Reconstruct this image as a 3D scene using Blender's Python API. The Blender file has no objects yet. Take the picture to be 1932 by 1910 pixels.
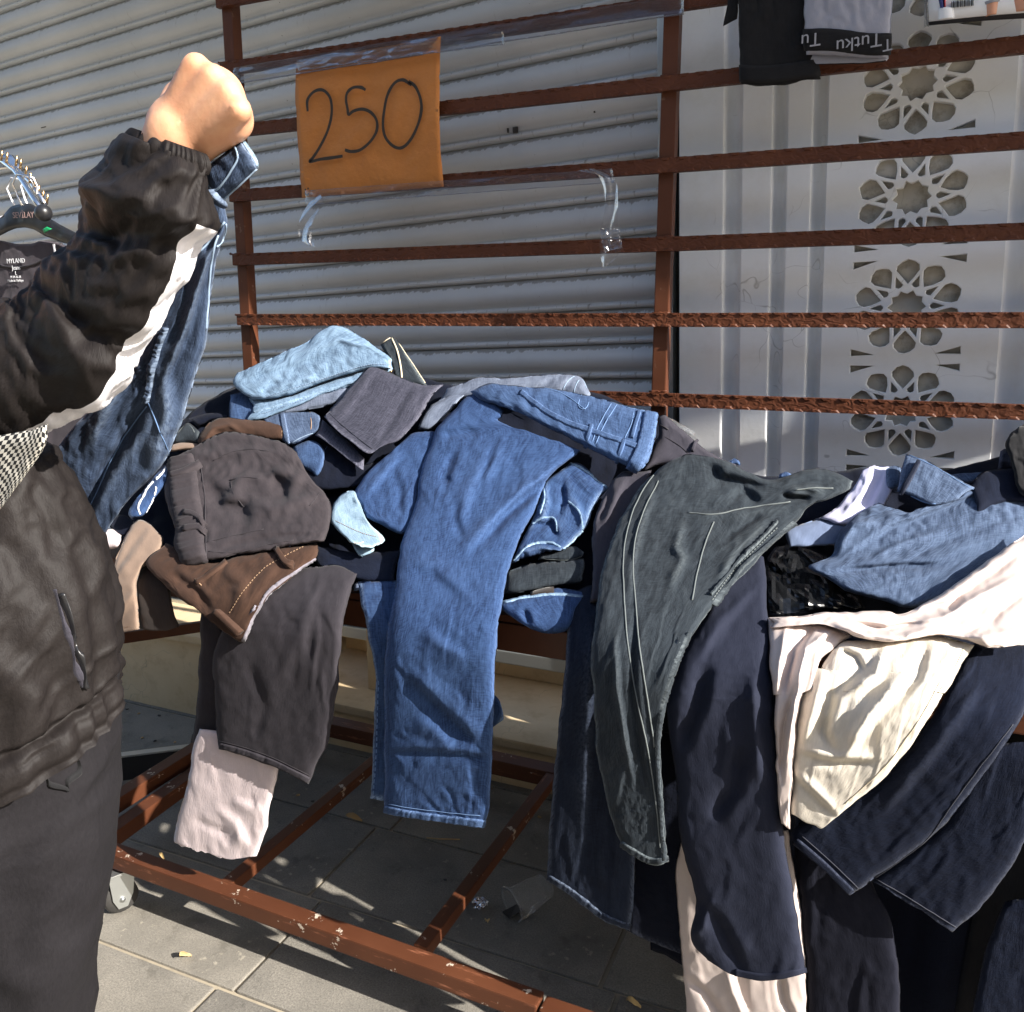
import bpy, bmesh, math, random
import numpy as np
from mathutils import Vector, Matrix
random.seed(7); RNG = np.random.RandomState(11)
S = bpy.context.scene
C = S.collection
R = math.radians

# ------------------------------------------------------------------ camera
FPX, CX, CY = 1600.0, 966.0, 955.0          # focal length and centre in units of a 1932 px wide frame
YAW, PITCH = R(23.2), R(12.2)
CAM = np.array([0.0, -1.26, 1.325])
FW = np.array([-math.sin(YAW)*math.cos(PITCH), math.cos(YAW)*math.cos(PITCH), -math.sin(PITCH)])
RT = np.array([math.cos(YAW), math.sin(YAW), 0.0])
UP = np.cross(RT, FW)
cam_d = bpy.data.cameras.new('camera'); cam = bpy.data.objects.new('camera', cam_d); C.objects.link(cam)
cam_d.sensor_fit = 'HORIZONTAL'; cam_d.sensor_width = 36.0; cam_d.lens = 36.0*FPX/1932.0
cam_d.clip_start = 0.02; cam_d.clip_end = 2000
cam.matrix_world = Matrix(((RT[0], UP[0], -FW[0], CAM[0]), (RT[1], UP[1], -FW[1], CAM[1]), (RT[2], UP[2], -FW[2], CAM[2]), (0, 0, 0, 1)))
S.camera = cam

# ------------------------------------------------------------------ sky, sun, exposure
SUN_AZ, SUN_EL = R(78), R(31)               # azimuth measured from -Y (street side) towards +X
SUNV = Vector((math.sin(SUN_AZ)*math.cos(SUN_EL), -math.cos(SUN_AZ)*math.cos(SUN_EL), math.sin(SUN_EL)))
W = bpy.data.worlds.new('World'); S.world = W; W.use_nodes = True
wn = W.node_tree; bg = wn.nodes['Background']
sky = wn.nodes.new('ShaderNodeTexSky'); sky.sky_type = 'NISHITA'; sky.sun_disc = False
sky.sun_elevation = SUN_EL
sky.sun_rotation = math.atan2(SUNV.x, SUNV.y)
sky.air_density = 1.0; sky.dust_density = 1.5; sky.ozone_density = 1.0
wn.links.new(sky.outputs[0], bg.inputs[0]); bg.inputs[1].default_value = 0.105
sl = bpy.data.lights.new('sun', 'SUN'); sl.energy = 5.0; sl.angle = R(0.5); sl.color = (1.0, 0.95, 0.88)
so = bpy.data.objects.new('sun', sl); C.objects.link(so)
so.rotation_euler = SUNV.to_track_quat('Z', 'Y').to_euler()
S.view_settings.view_transform = 'Standard'; S.view_settings.look = 'None'
S.view_settings.gamma = 1.0; S.view_settings.use_curve_mapping = False
S.view_settings.exposure = 1.28
S.render.engine = 'CYCLES'
S.cycles.max_bounces = 8; S.cycles.diffuse_bounces = 4; S.cycles.transparent_max_bounces = 16
S.cycles.use_denoising = True

# ------------------------------------------------------------------ geometry helpers
def ray(x, y):
    x = np.asarray(x, float); y = np.asarray(y, float)
    return FW*FPX + RT*(x-CX)[..., None] - UP*(y-CY)[..., None]
def PY(x, y, Y):                             # where the sight line through a photo point meets the vertical plane at depth Y
    d = ray(x, y); t = (np.asarray(Y, float)-CAM[1])/d[..., 1]
    return CAM + d*t[..., None]
def PZ(x, y, Z):
    d = ray(x, y); t = (np.asarray(Z, float)-CAM[2])/d[..., 2]
    return CAM + d*t[..., None]
def V(a): return Vector((float(a[0]), float(a[1]), float(a[2])))

def mesh_np(name, verts, faces, mat, parent=None, smooth=True, uv=None, col=None):
    verts = np.asarray(verts, np.float32)
    me = bpy.data.meshes.new(name)
    if isinstance(faces, np.ndarray):
        n = faces.shape[1]
        me.vertices.add(len(verts)); me.vertices.foreach_set('co', verts.ravel())
        me.loops.add(faces.size); me.loops.foreach_set('vertex_index', faces.ravel().astype(np.int32))
        me.polygons.add(len(faces))
        me.polygons.foreach_set('loop_start', np.arange(0, faces.size, n, dtype=np.int32))
        me.polygons.foreach_set('loop_total', np.full(len(faces), n, np.int32))
        me.update(calc_edges=True); me.validate()
    else:
        me.from_pydata([tuple(map(float, v)) for v in verts], [], faces); me.update()
    if smooth: me.polygons.foreach_set('use_smooth', np.ones(len(me.polygons), bool))
    if uv is not None:
        l = me.uv_layers.new(name='UVMap'); idx = np.empty(len(me.loops), np.int32)
        me.loops.foreach_get('vertex_index', idx)
        l.data.foreach_set('uv', np.asarray(uv, np.float32)[idx].ravel())
    if col is not None:
        a = me.attributes.new('wear', 'FLOAT', 'POINT'); a.data.foreach_set('value', np.asarray(col, np.float32).ravel())
    me.materials.append(mat)
    o = bpy.data.objects.new(name, me); C.objects.link(o)
    if parent: o.parent = parent
    return o
def bm_obj(name, bm, mat, parent=None, smooth=False):
    me = bpy.data.meshes.new(name); bm.normal_update(); bm.to_mesh(me); bm.free()
    if smooth: me.polygons.foreach_set('use_smooth', np.ones(len(me.polygons), bool))
    me.materials.append(mat); o = bpy.data.objects.new(name, me); C.objects.link(o)
    if parent: o.parent = parent
    return o
def add_box(bm, lo, hi, M=None, bev=0.0):
    r = bmesh.ops.create_cube(bm, size=1.0); vs = r['verts']
    c = [(lo[i]+hi[i])/2 for i in range(3)]; s = [hi[i]-lo[i] for i in range(3)]
    for v in vs: v.co = Vector((v.co.x*s[0]+c[0], v.co.y*s[1]+c[1], v.co.z*s[2]+c[2]))
    if bev > 0:
        es = list({e for v in vs for e in v.link_edges})
        vs = [v for v in bmesh.ops.bevel(bm, geom=es, offset=bev, segments=2, affect='EDGES', profile=0.7)['verts']]
        # bevelled verts replace the originals
    if M is not None:
        for v in vs: v.co = M @ v.co
    return vs
def box(name, lo, hi, mat, parent=None, bev=0.0, M=None):
    bm = bmesh.new(); add_box(bm, lo, hi, M, bev); return bm_obj(name, bm, mat, parent)
def tube(name, pts, r, mat, parent=None, n=8, closed=False, flat=None):
    pts = [V(p) for p in pts]; m = len(pts); rr = r if hasattr(r, '__len__') else [r]*m
    vs, fs = [], []; up = Vector((0.13, 0.2, 1)).normalized()
    for i, p in enumerate(pts):
        a = pts[(i-1) % m] if (closed or i > 0) else p; b = pts[(i+1) % m] if (closed or i < m-1) else p
        t = (b-a).normalized() if (b-a).length > 1e-9 else Vector((0, 0, 1))
        s = t.cross(up); s = s.normalized() if s.length > 1e-4 else t.cross(Vector((1, 0, 0))).normalized()
        w = s.cross(t)
        for k in range(n):
            q = 2*math.pi*k/n
            vs.append(p + s*(math.cos(q)*rr[i]) + w*(math.sin(q)*rr[i]*(flat or 1)))
    for i in range(m if closed else m-1):
        for k in range(n):
            j = (i+1) % m
            fs.append((i*n+k, i*n+(k+1) % n, j*n+(k+1) % n, j*n+k))
    if not closed: fs.append(tuple(range(n))[::-1]); fs.append(tuple((m-1)*n+k for k in range(n)))
    return mesh_np(name, [tuple(v) for v in vs], fs, mat, parent)
def empty(name, loc=(0, 0, 0)):
    o = bpy.data.objects.new(name, None); C.objects.link(o); o.location = loc; o.empty_display_size = .05; return o
def tag(o, label, cat=None, group=None, kind=None):
    o['label'] = label
    if cat: o['category'] = cat
    if group: o['group'] = group
    if kind: o['kind'] = kind
    return o

def hsh(i, j, s): 
    h = (i.astype(np.int64)*374761393 + j.astype(np.int64)*668265263 + s*982451653) & 0x7fffffff
    h = ((h ^ (h >> 13))*1274126177) & 0x7fffffff
    return ((h ^ (h >> 16)) & 0xffff)/65535.0
def vnoise(x, y, s=0):
    xi = np.floor(x); yi = np.floor(y); fx = x-xi; fy = y-yi
    fx = fx*fx*fx*(fx*(fx*6-15)+10); fy = fy*fy*fy*(fy*(fy*6-15)+10)
    a = hsh(xi, yi, s); b = hsh(xi+1, yi, s); c = hsh(xi, yi+1, s); d = hsh(xi+1, yi+1, s)
    return a*(1-fx)*(1-fy)+b*fx*(1-fy)+c*(1-fx)*fy+d*fx*fy
def fbm(x, y, s=0, o=3):
    r = 0; a = .5; t = 0
    for k in range(o):
        r = r+a*vnoise(x*2**k, y*2**k, s+17*k); t += a; a *= .5
    return r/t
def crom(P, t):                               # Catmull-Rom through rows of P at parameters t (0..1 uniform)
    P = np.asarray(P, float); n = len(P)
    if n == 1: return np.repeat(P, len(t), 0)
    E = np.concatenate([(2*P[:1]-P[1:2]), P, (2*P[-1:]-P[-2:-1])])
    u = np.clip(np.asarray(t), 0, 1)*(n-1); i = np.minimum(u.astype(int), n-2); f = u-i
    sh = (len(t),)+(1,)*(P.ndim-1); f = f.reshape(sh)
    a, b, c, d = E[i], E[i+1], E[i+2], E[i+3]
    return .5*((2*b)+(-a+c)*f+(2*a-5*b+4*c-d)*f*f+(-a+3*b-3*c+d)*f**3)

# reading frames: the photograph was traced in enlarged crops; each brings its points back to the 1932 px frame
def zf(ox, oy, k):
    return lambda *p: [(ox+q[0]*k, oy+q[1]*k)+tuple(q[2:]) for q in p]
Z0 = zf(0, 0, 1.0); Z1 = zf(0, 0, .3556); Z2 = zf(603.8, 0, .3556); Z3 = zf(1252.8, 0, .3556); Z4 = zf(0, 603.8, .3556); Z5 = zf(528.3, 566, .3556)
Z6 = zf(1252.8, 641.5, .3556); Z7 = zf(0, 1231, .3556); Z8 = zf(603.8, 1231, .3556); Z9 = zf(1252.8, 1231, .3556); Z10 = zf(981.1, 679.2, .3516)
ZH = zf(226.4, 75.5, .1976)

# depth of the heap: distance behind the table's front edge as it rises from the edge
_HV = np.array([-900, -600, -500, -400, -300, -200, -110, -50, 0, 50, 120, 2000.])
_HY = np.array([.64, .60, .545, .45, .34, .225, .115, .045, -.005, -.035, -.045, -.045])
def Y0(x, y):
    v = y-(1032+.149*x); r = 0
    for k in (-36, -18, 0, 18, 36): r = r+np.interp(v+k, _HV, _HY)
    return r/5

def seg_d(px, py, poly):
    best = np.full(px.shape, 1e9); along = np.zeros(px.shape); sd = np.zeros(px.shape)
    L = [0]
    for a, b in zip(poly[:-1], poly[1:]): L.append(L[-1]+math.hypot(b[0]-a[0], b[1]-a[1]))
    for k, (a, b) in enumerate(zip(poly[:-1], poly[1:])):
        dx, dy = b[0]-a[0], b[1]-a[1]; l2 = dx*dx+dy*dy+1e-9
        t = np.clip(((px-a[0])*dx+(py-a[1])*dy)/l2, 0, 1)
        ex = px-a[0]-t*dx; ey = py-a[1]-t*dy; d = np.hypot(ex, ey); m = d < best
        best = np.where(m, d, best); along = np.where(m, (L[k]+t*math.sqrt(l2))/L[-1], along)
        sd = np.where(m, np.sign(dx*ey-dy*ex)*d, sd)
    return best, sd, along

class G: pass
def up2(D, nv, nu):                              # stretch a coarse displacement field to the fine grid
    a = np.linspace(0, D.shape[0]-1, nv); i = np.minimum(a.astype(int), D.shape[0]-2); f = (a-i)[:, None, None]; D = D[i]*(1-f)+D[i+1]*f
    a = np.linspace(0, D.shape[1]-1, nu); i = np.minimum(a.astype(int), D.shape[1]-2); f = (a-i)[None, :, None]; return D[:, i]*(1-f)+D[:, i+1]*f
def relax(P, N, X, mask, exu, exv, iters, kn, bend=.25, lo=-.010, hi=.035):
    """cloth with a little too much material buckles into folds: springs along the threads, across them and over two cells, held softly to its bed"""
    L = lambda A: np.linalg.norm(A, axis=-1, keepdims=True)
    mu = (mask[:, 1:]+mask[:, :-1])/2; mv = (mask[1:]+mask[:-1])/2; md = (mask[1:, 1:]+mask[:-1, :-1])/2
    Lu = L(P[:, 1:]-P[:, :-1])*(1+exu*mu); Lv = L(P[1:]-P[:-1])*(1+exv*mv)
    ed = .5*(exu+exv); Ld = L(P[1:, 1:]-P[:-1, :-1])*(1+ed*md); Le = L(P[1:, :-1]-P[:-1, 1:])*(1+ed*md)
    B2u = L(P[:, 2:]-P[:, :-2])*(1+exu*mask[:, 1:-1]*.8); B2v = L(P[2:]-P[:-2])*(1+exv*mask[1:-1]*.8)
    edge = np.zeros(P.shape[:2]+(1,)); edge[:1] = edge[-1:] = 1; edge[:, :1] = edge[:, -1:] = 1
    kk = np.where(edge > 0, .25, kn); kt = np.where(edge > 0, .25, .03)
    for it in range(iters):
        D = np.zeros_like(X)
        def con(a, b, R0, s):
            d = X[b]-X[a]; l = L(d)+1e-9; c = d*((l-R0)/l*(.5*s)); D[a] += c; D[b] -= c
        S_ = slice(None)
        con((S_, slice(0, -1)), (S_, slice(1, None)), Lu, 1.0); con((slice(0, -1), S_), (slice(1, None), S_), Lv, 1.0)
        con((slice(0, -1), slice(0, -1)), (slice(1, None), slice(1, None)), Ld, .45); con((slice(0, -1), slice(1, None)), (slice(1, None), slice(0, -1)), Le, .45)
        con((S_, slice(0, -2)), (S_, slice(2, None)), B2u, bend); con((slice(0, -2), S_), (slice(2, None), S_), B2v, bend)
        X = X+D*.42
        r = X-P; n = np.sum(r*N, -1, keepdims=True); t = r-N*n
        n = np.clip(n*(1-kk), lo, hi); X = P+N*n+t*(1-kt)
    return X
def sheet(name, rows, mat, parent=None, lift=0.0, T=.02, Tb=None, folds=(), wr=(), step=4.0, Yf=Y0, eu=4.0, ev=(3, 3), wear=True, jag=0, rum=.0006, ex='auto', kn=.012):
    """A piece of cloth: control rows (photo points, optional 3rd value = extra lift in metres) swept into a closed body with its own depth and thickness."""
    g = G(); K = max(len(r) for r in rows)
    ctl = []
    for r in rows:
        r = np.array([(q[0], q[1], q[2] if len(q) > 2 else 0.0) for q in r], float)
        d = np.concatenate([[0], np.cumsum(np.hypot(*np.diff(r[:, :2], axis=0).T)+1e-6)]); d /= d[-1]
        if len(r) == K: ctl.append(r)
        else:
            tt = np.linspace(0, 1, K); idx = np.interp(tt, d, np.linspace(0, 1, len(r)))
            ctl.append(crom(r, idx))
    ctl = np.array(ctl)
    wid = np.max(np.sum(np.hypot(np.diff(ctl[:, :, 0], axis=1), np.diff(ctl[:, :, 1], axis=1)), axis=1))
    hei = np.max(np.sum(np.hypot(np.diff(ctl[:, :, 0], axis=0), np.diff(ctl[:, :, 1], axis=0)), axis=0))
    nu = int(np.clip(wid/step, 8, 150)); nv = int(np.clip(hei/step, 8, 230)); T = T*.72
    # finer near the borders so that the rolled edge stays round
    tu = np.linspace(0, 1, nu); tu = tu+.09*np.sin(2*np.pi*tu)*-1/ (2*np.pi)*2
    tv = np.linspace(0, 1, nv); tv = tv-.07*np.sin(2*np.pi*tv)/np.pi
    A = crom(ctl, tv); A = np.swapaxes(crom(np.swapaxes(A, 0, 1), tu), 0, 1)
    px, py, dl = A[..., 0], A[..., 1], A[..., 2]
    U, Vv = np.meshgrid(tu, tv)
    # wavering outline
    jx = (fbm(px/38., py/38., 5)-.5)*7; jy = (fbm(px/38., py/38., 9)-.5)*7
    if jag: jy = jy + np.where(Vv > .93, (fbm(px/6., py/40., 21, 2)-.5)*jag, 0)
    px = px+jx; py = py+jy
    eU = np.clip(1-np.abs(2*U-1)**(eu*2), 0, 1)**.5
    eV = np.ones_like(U)
    if ev[0]: eV = eV*np.clip(1-np.clip(1-Vv*nv/(ev[0]*2.2), 0, 1)**2, 0, 1)**.5
    if ev[1]: eV = eV*np.clip(1-np.clip(1-(1-Vv)*nv/(ev[1]*2.2), 0, 1)**2, 0, 1)**.5
    F = np.zeros_like(U)
    for f in folds:
        poly, w, amp = f[0], max(f[1]*.55, 5.5), f[2]*.9; kind = f[3] if len(f) > 3 else 'r'
        d, sd, al = seg_d(px, py, poly)
        tap = np.clip(np.minimum(al, 1-al)*4+.12, 0, 1) if kind != 'R' else 1.0
        d = d+(fbm(px/30., py/30., int(abs(poly[0][0])))-.5)*w*.6
        if kind in 'rR': F += .9*amp*tap*(np.exp(-(d/w)**2)+.55*np.tanh(sd/w)*np.exp(-(d/(2.0*w))**2))
        else: F += .8*amp*tap*np.tanh(sd/w*1.5)*np.exp(-(d/(w*2.6))**2)      # step fold: one side proud, the other tucked
    for (amp, ln, wd, ang, sd_) in wr:
        c, s = math.cos(R(ang)), math.sin(R(ang))
        a = (px*c+py*s)/ln; b = (-px*s+py*c)/wd
        b = b+(fbm(px/110., py/110., sd_+3)-.5)*1.0
        n = vnoise(a, b, sd_)*.7+vnoise(a*1.9, b*2.1, sd_+7)*.3
        q = 2*n-1
        k = .50*np.exp(-np.abs(q)/.16)+.55*np.tanh(q/.13)*np.exp(-(q/.5)**2)+.25*q
        F += .35*amp*k*np.clip(1.7*fbm(px/70., py/70., sd_+31, 2)-.30, 0, 1)
    if rum:
        n = fbm(px/46.+fbm(px/30., py/30., 3)*.8, py/46., 91, 3); q = 2*n-1
        F += rum*(.6*np.exp(-np.abs(q)/.09)+.4*np.tanh(q/.08)*np.exp(-(q/.3)**2))*np.clip(2.2*fbm(px/60., py/60., 55, 2)-.6, 0, 1)
    e = eU*eV
    Yb = Yf(px, py) if callable(Yf) else np.full(px.shape, Yf)
    B = PY(px, py, Yb); rd = CAM-B; dist = np.linalg.norm(rd, axis=-1, keepdims=True); rd = rd/dist
    L = lift+dl+T*e+F*(.25+.75*e)
    P = B+rd*L[..., None]
    if isinstance(ex, str): ex = (.024, .007) if ev[1] == 0 else (.042, .024)
    if ex and nu > 9 and nv > 9:
        du = np.gradient(P, axis=1); dv = np.gradient(P, axis=0); N = np.cross(du, dv); N /= np.linalg.norm(N, axis=-1, keepdims=True)+1e-12; N *= np.sign(np.sum(N*rd, -1, keepdims=True))
        sd_ = int(abs(rows[0][0][0])*7+abs(rows[0][0][1])) % 997
        mk = np.clip(.35+1.9*(fbm(px/85., py/85., sd_, 2)-.25), .15, 1.6)[..., None]
        X0 = P+N*((fbm(px/24., py/24., sd_+3, 2)-.5)*.006)[..., None]
        sl_ = (slice(None, None, 2), slice(None, None, 2))
        if nu > 24 and nv > 24:
            c = relax(P[sl_], N[sl_], X0[sl_], mk[sl_], ex[0]*1.1, ex[1]*1.1, 70, kn, .35)
            X0 = P+up2(c-P[sl_], nv, nu)
        Xn = relax(P, N, X0, mk, ex[0], ex[1], 36, kn*1.2, .3)
        F = F+np.sum((Xn-P)*N, -1); P = Xn
    Pb = B+rd*(lift+dl-(Tb if Tb is not None else T*.5)*e+F*.2)[..., None]
    g.P, g.px, g.py, g.U, g.V = P, px, py, U, Vv
    du = np.gradient(P, axis=1); dv = np.gradient(P, axis=0); N = np.cross(du, dv); N /= np.linalg.norm(N, axis=-1, keepdims=True)+1e-12
    N *= np.sign(np.sum(N*rd, -1, keepdims=True)); g.N = N
    su = np.cumsum(np.linalg.norm(du, axis=-1), axis=1); sv = np.cumsum(np.linalg.norm(dv, axis=-1), axis=0)
    uvm = np.stack([su[nv//2][None, :].repeat(nv, 0), sv], -1); g.uv = uvm
    idx = np.arange(nu*nv).reshape(nv, nu); o2 = nu*nv
    q = lambda I: np.stack([I[:-1, :-1], I[1:, :-1], I[1:, 1:], I[:-1, 1:]], -1).reshape(-1, 4)
    f1 = q(idx); f2 = q(idx+o2)[:, ::-1]
    bd = np.concatenate([idx[0, :-1], idx[:-1, -1], idx[-1, :0:-1], idx[:0:-1, 0]])
    nb = np.roll(bd, -1); f3 = np.stack([bd, nb, nb+o2, bd+o2], -1)
    fs = np.concatenate([f1, f2, f3])
    we = np.zeros_like(U)
    if wear:
        we = np.maximum(np.exp(-((1-Vv)*nv/2.2)**2)*(ev[1] == 0), .8*np.exp(-(np.minimum(U, 1-U)*nu/1.6)**2))
        we = np.maximum(we, np.clip(F/.02, 0, 1)*.35)
    g.o = mesh_np(name, np.concatenate([P.reshape(-1, 3), Pb.reshape(-1, 3)]), fs, mat, parent, True,
                  np.concatenate([uvm.reshape(-1, 2)]*2), np.concatenate([we.ravel(), we.ravel()]))
    return g
def onpx(g, pts, off=0.0, dense=5.0):          # photo path laid on a garment's surface
    out = []
    pl = np.array(pts, float); seg = np.concatenate([[0], np.cumsum(np.hypot(*np.diff(pl, axis=0).T))])
    n = max(3, int(seg[-1]/dense)); t = np.interp(np.linspace(0, seg[-1], n), seg, np.linspace(0, 1, len(pl)))
    pl = crom(pl, t); fx, fy = g.px.ravel(), g.py.ravel(); P = g.P.reshape(-1, 3); N = g.N.reshape(-1, 3)
    for x, y in pl:
        d = (fx-x)**2+(fy-y)**2; k = np.argpartition(d, 5)[:5]; w = 1/(d[k]+4.0); w /= w.sum()
        nn = (N[k]*w[:, None]).sum(0); nn /= np.linalg.norm(nn)+1e-9
        out.append((P[k]*w[:, None]).sum(0)+nn*off)
    out = np.array(out)
    if len(out) > 4:
        for _ in range(2): out[1:-1] = (out[:-2]+2*out[1:-1]+out[2:])/4
    return out
def stitch(g, pts, mat, r=.0013, dash=0, name='stitching'):
    p = onpx(g, pts, .0006); r = r*.75
    if not dash: return tube(name, p, r, mat, g.o, n=5)
    vs, fs = [], []
    L = np.concatenate([[0], np.cumsum(np.linalg.norm(np.diff(p, axis=0), axis=1))]); s = 0.0
    while s+dash*.6 < L[-1]:
        a = np.array([np.interp(s, L, p[:, k]) for k in range(3)]); b = np.array([np.interp(s+dash*.62, L, p[:, k]) for k in range(3)])
        t = (b-a)/(np.linalg.norm(b-a)+1e-9); v = CAM-a; v /= np.linalg.norm(v); w = np.cross(t, v); w /= np.linalg.norm(w)
        i = len(vs)
        for c in (a, b):
            vs += [c+w*r, c+v*r*1.2, c-w*r, c-v*r*.6]
        for k in range(4): fs.append((i+k, i+(k+1) % 4, i+4+(k+1) % 4, i+4+k))
        fs += [(i+3, i+2, i+1, i), (i+4, i+5, i+6, i+7)]; s += dash
    return mesh_np(name, vs, fs, mat, g.o, False)
def strap(g, pts, wpx, mat, name, h=.004, dense=5.0, rag=0.0):     # a raised strip (belt loop, hem, waistband, welt) following a path on the cloth
    pl = np.array(pts, float); T = np.gradient(pl, axis=0); T /= np.linalg.norm(T, axis=1, keepdims=True)+1e-9
    nn = np.stack([-T[:, 1], T[:, 0]], 1)
    ws = np.array(wpx if hasattr(wpx, '__len__') else [wpx]*len(pl))[:, None]
    offs = [-1, -.92, -.5, 0, .5, .92, 1]; hs = [0, 1, 1.1, 1.1, 1.1, 1, 0]
    cols = [onpx(g, pl+nn*ws*.5*o, 0, dense*.6 if rag else dense) for o in offs]
    n = min(len(c) for c in cols); cols = [c[np.linspace(0, len(c)-1, n).astype(int)] for c in cols]
    mid = onpx(g, pl, 1.0, dense)-onpx(g, pl, 0, dense); mid = mid[np.linspace(0, len(mid)-1, n).astype(int)]
    rg = (fbm(np.arange(n)*.9, np.zeros(n), 77)-.5)*rag
    A = np.array([c+mid*((h*k+rg*k)[:, None] if rag else h*k) for c, k in zip(cols, hs)])   # 7,n,3
    A[0] -= mid*.003; A[-1] -= mid*.003
    idx = np.arange(7*n).reshape(7, n)
    f = np.stack([idx[:-1, :-1], idx[1:, :-1], idx[1:, 1:], idx[:-1, 1:]], -1).reshape(-1, 4)
    caps = []
    vs = A.reshape(-1, 3); B = (A-mid[None]*(h+.003)).reshape(-1, 3)
    o2 = 7*n; bd = np.concatenate([idx[0, :-1], idx[:-1, -1], idx[-1, :0:-1], idx[:0:-1, 0]]); nb = np.roll(bd, -1)
    fs = np.concatenate([f, (f+o2)[:, ::-1], np.stack([bd, nb, nb+o2, bd+o2], -1)])
    s = np.concatenate([[0], np.cumsum(np.linalg.norm(np.diff(A[3], axis=0), axis=1))])
    uv = np.stack([np.repeat(np.array(offs)[:, None]*.02, n, 1), np.repeat(s[None], 7, 0)], -1).reshape(-1, 2)
    we = np.repeat(np.array([1, .7, .15, .1, .15, .7, 1])[:, None], n, 1)*(.4+.8*fbm(np.repeat(np.arange(n)[None], 7, 0)*.6, np.zeros((7, n)), 5))
    return mesh_np(name, np.concatenate([vs, B]), fs, mat, g.o, True, np.concatenate([uv, uv]), np.concatenate([we.ravel()]*2))
# ------------------------------------------------------------------ materials
def lin(r, g, b, k=1.0):
    f = lambda c: ((c/255+.055)/1.055)**2.4 if c/255 > .04045 else c/255/12.92
    return (f(r)*k, f(g)*k, f(b)*k, 1)
class NT:
    def __init__(s, name):
        s.m = bpy.data.materials.new(name); s.m.use_nodes = True; s.t = s.m.node_tree
        s.b = s.t.nodes['Principled BSDF']; s.out = s.t.nodes['Material Output']
    def n(s, typ, **kw):
        n = s.t.nodes.new('ShaderNode'+typ)
        for k, v in kw.items(): setattr(n, k, v)
        return n
    def l(s, a, b): s.t.links.new(a, b)
    def coord(s, kind='Object', scale=(1, 1, 1), rot=(0, 0, 0)):
        c = s.n('TexCoord'); m = s.n('Mapping'); m.inputs['Scale'].default_value = scale; m.inputs['Rotation'].default_value = rot
        s.l(c.outputs[kind], m.inputs[0]); return m.outputs[0]
    def noise(s, vec, scale, detail=3, rough=.6, dist=0):
        n = s.n('TexNoise'); n.inputs['Scale'].default_value = scale; n.inputs['Detail'].default_value = detail
        n.inputs['Roughness'].default_value = rough; n.inputs['Distortion'].default_value = dist; s.l(vec, n.inputs[0]); return n.outputs[0]
    def ramp(s, fac, stops):
        r = s.n('ValToRGB'); e = r.color_ramp.elements
        while len(e) < len(stops): e.new(.5)
        for q, (p, c) in zip(e, stops): q.position = p; q.color = c if len(c) == 4 else (*c, 1)
        s.l(fac, r.inputs[0]); return r.outputs[0]
    def mix(s, fac, a, b, blend='MIX'):
        m = s.n('Mix', data_type='RGBA', blend_type=blend); 
        for sock, v in ((m.inputs[0], fac), (m.inputs[6], a), (m.inputs[7], b)):
            if isinstance(v, (float, int)): sock.default_value = v
            elif isinstance(v, tuple): sock.default_value = v if len(v) == 4 else (*v, 1)
            else: s.l(v, sock)
        return m.outputs[2]
    def math(s, op, a, b=0.0):
        m = s.n('Math', operation=op)
        for k, v in ((0, a), (1, b)):
            if isinstance(v, (float, int)): m.inputs[k].default_value = v
            else: s.l(v, m.inputs[k])
        return m.outputs[0]
    def bump(s, h, strength=.3, dist=.002, norm=None):
        b = s.n('Bump'); b.inputs['Strength'].default_value = strength; b.inputs['Distance'].default_value = dist
        s.l(h, b.inputs['Height'])
        if norm is not None: s.l(norm, b.inputs['Normal'])
        return b.outputs[0]
    def fin(s, col=None, rough=None, normal=None, **kw):
        if col is not None:
            if isinstance(col, tuple): s.b.inputs['Base Color'].default_value = col
            else: s.l(col, s.b.inputs['Base Color'])
        if rough is not None:
            if isinstance(rough, (float, int)): s.b.inputs['Roughness'].default_value = rough
            else: s.l(rough, s.b.inputs['Roughness'])
        if normal is not None: s.l(normal, s.b.inputs['Normal'])
        for k, v in kw.items(): s.b.inputs[k.replace('_', ' ')].default_value = v
        return s.m
def plain(name, c, rough=.6, **kw): return NT(name).fin(c, rough, **kw)
BLACK = (0, 0, 0, 1); WHITE = (1, 1, 1, 1)
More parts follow.
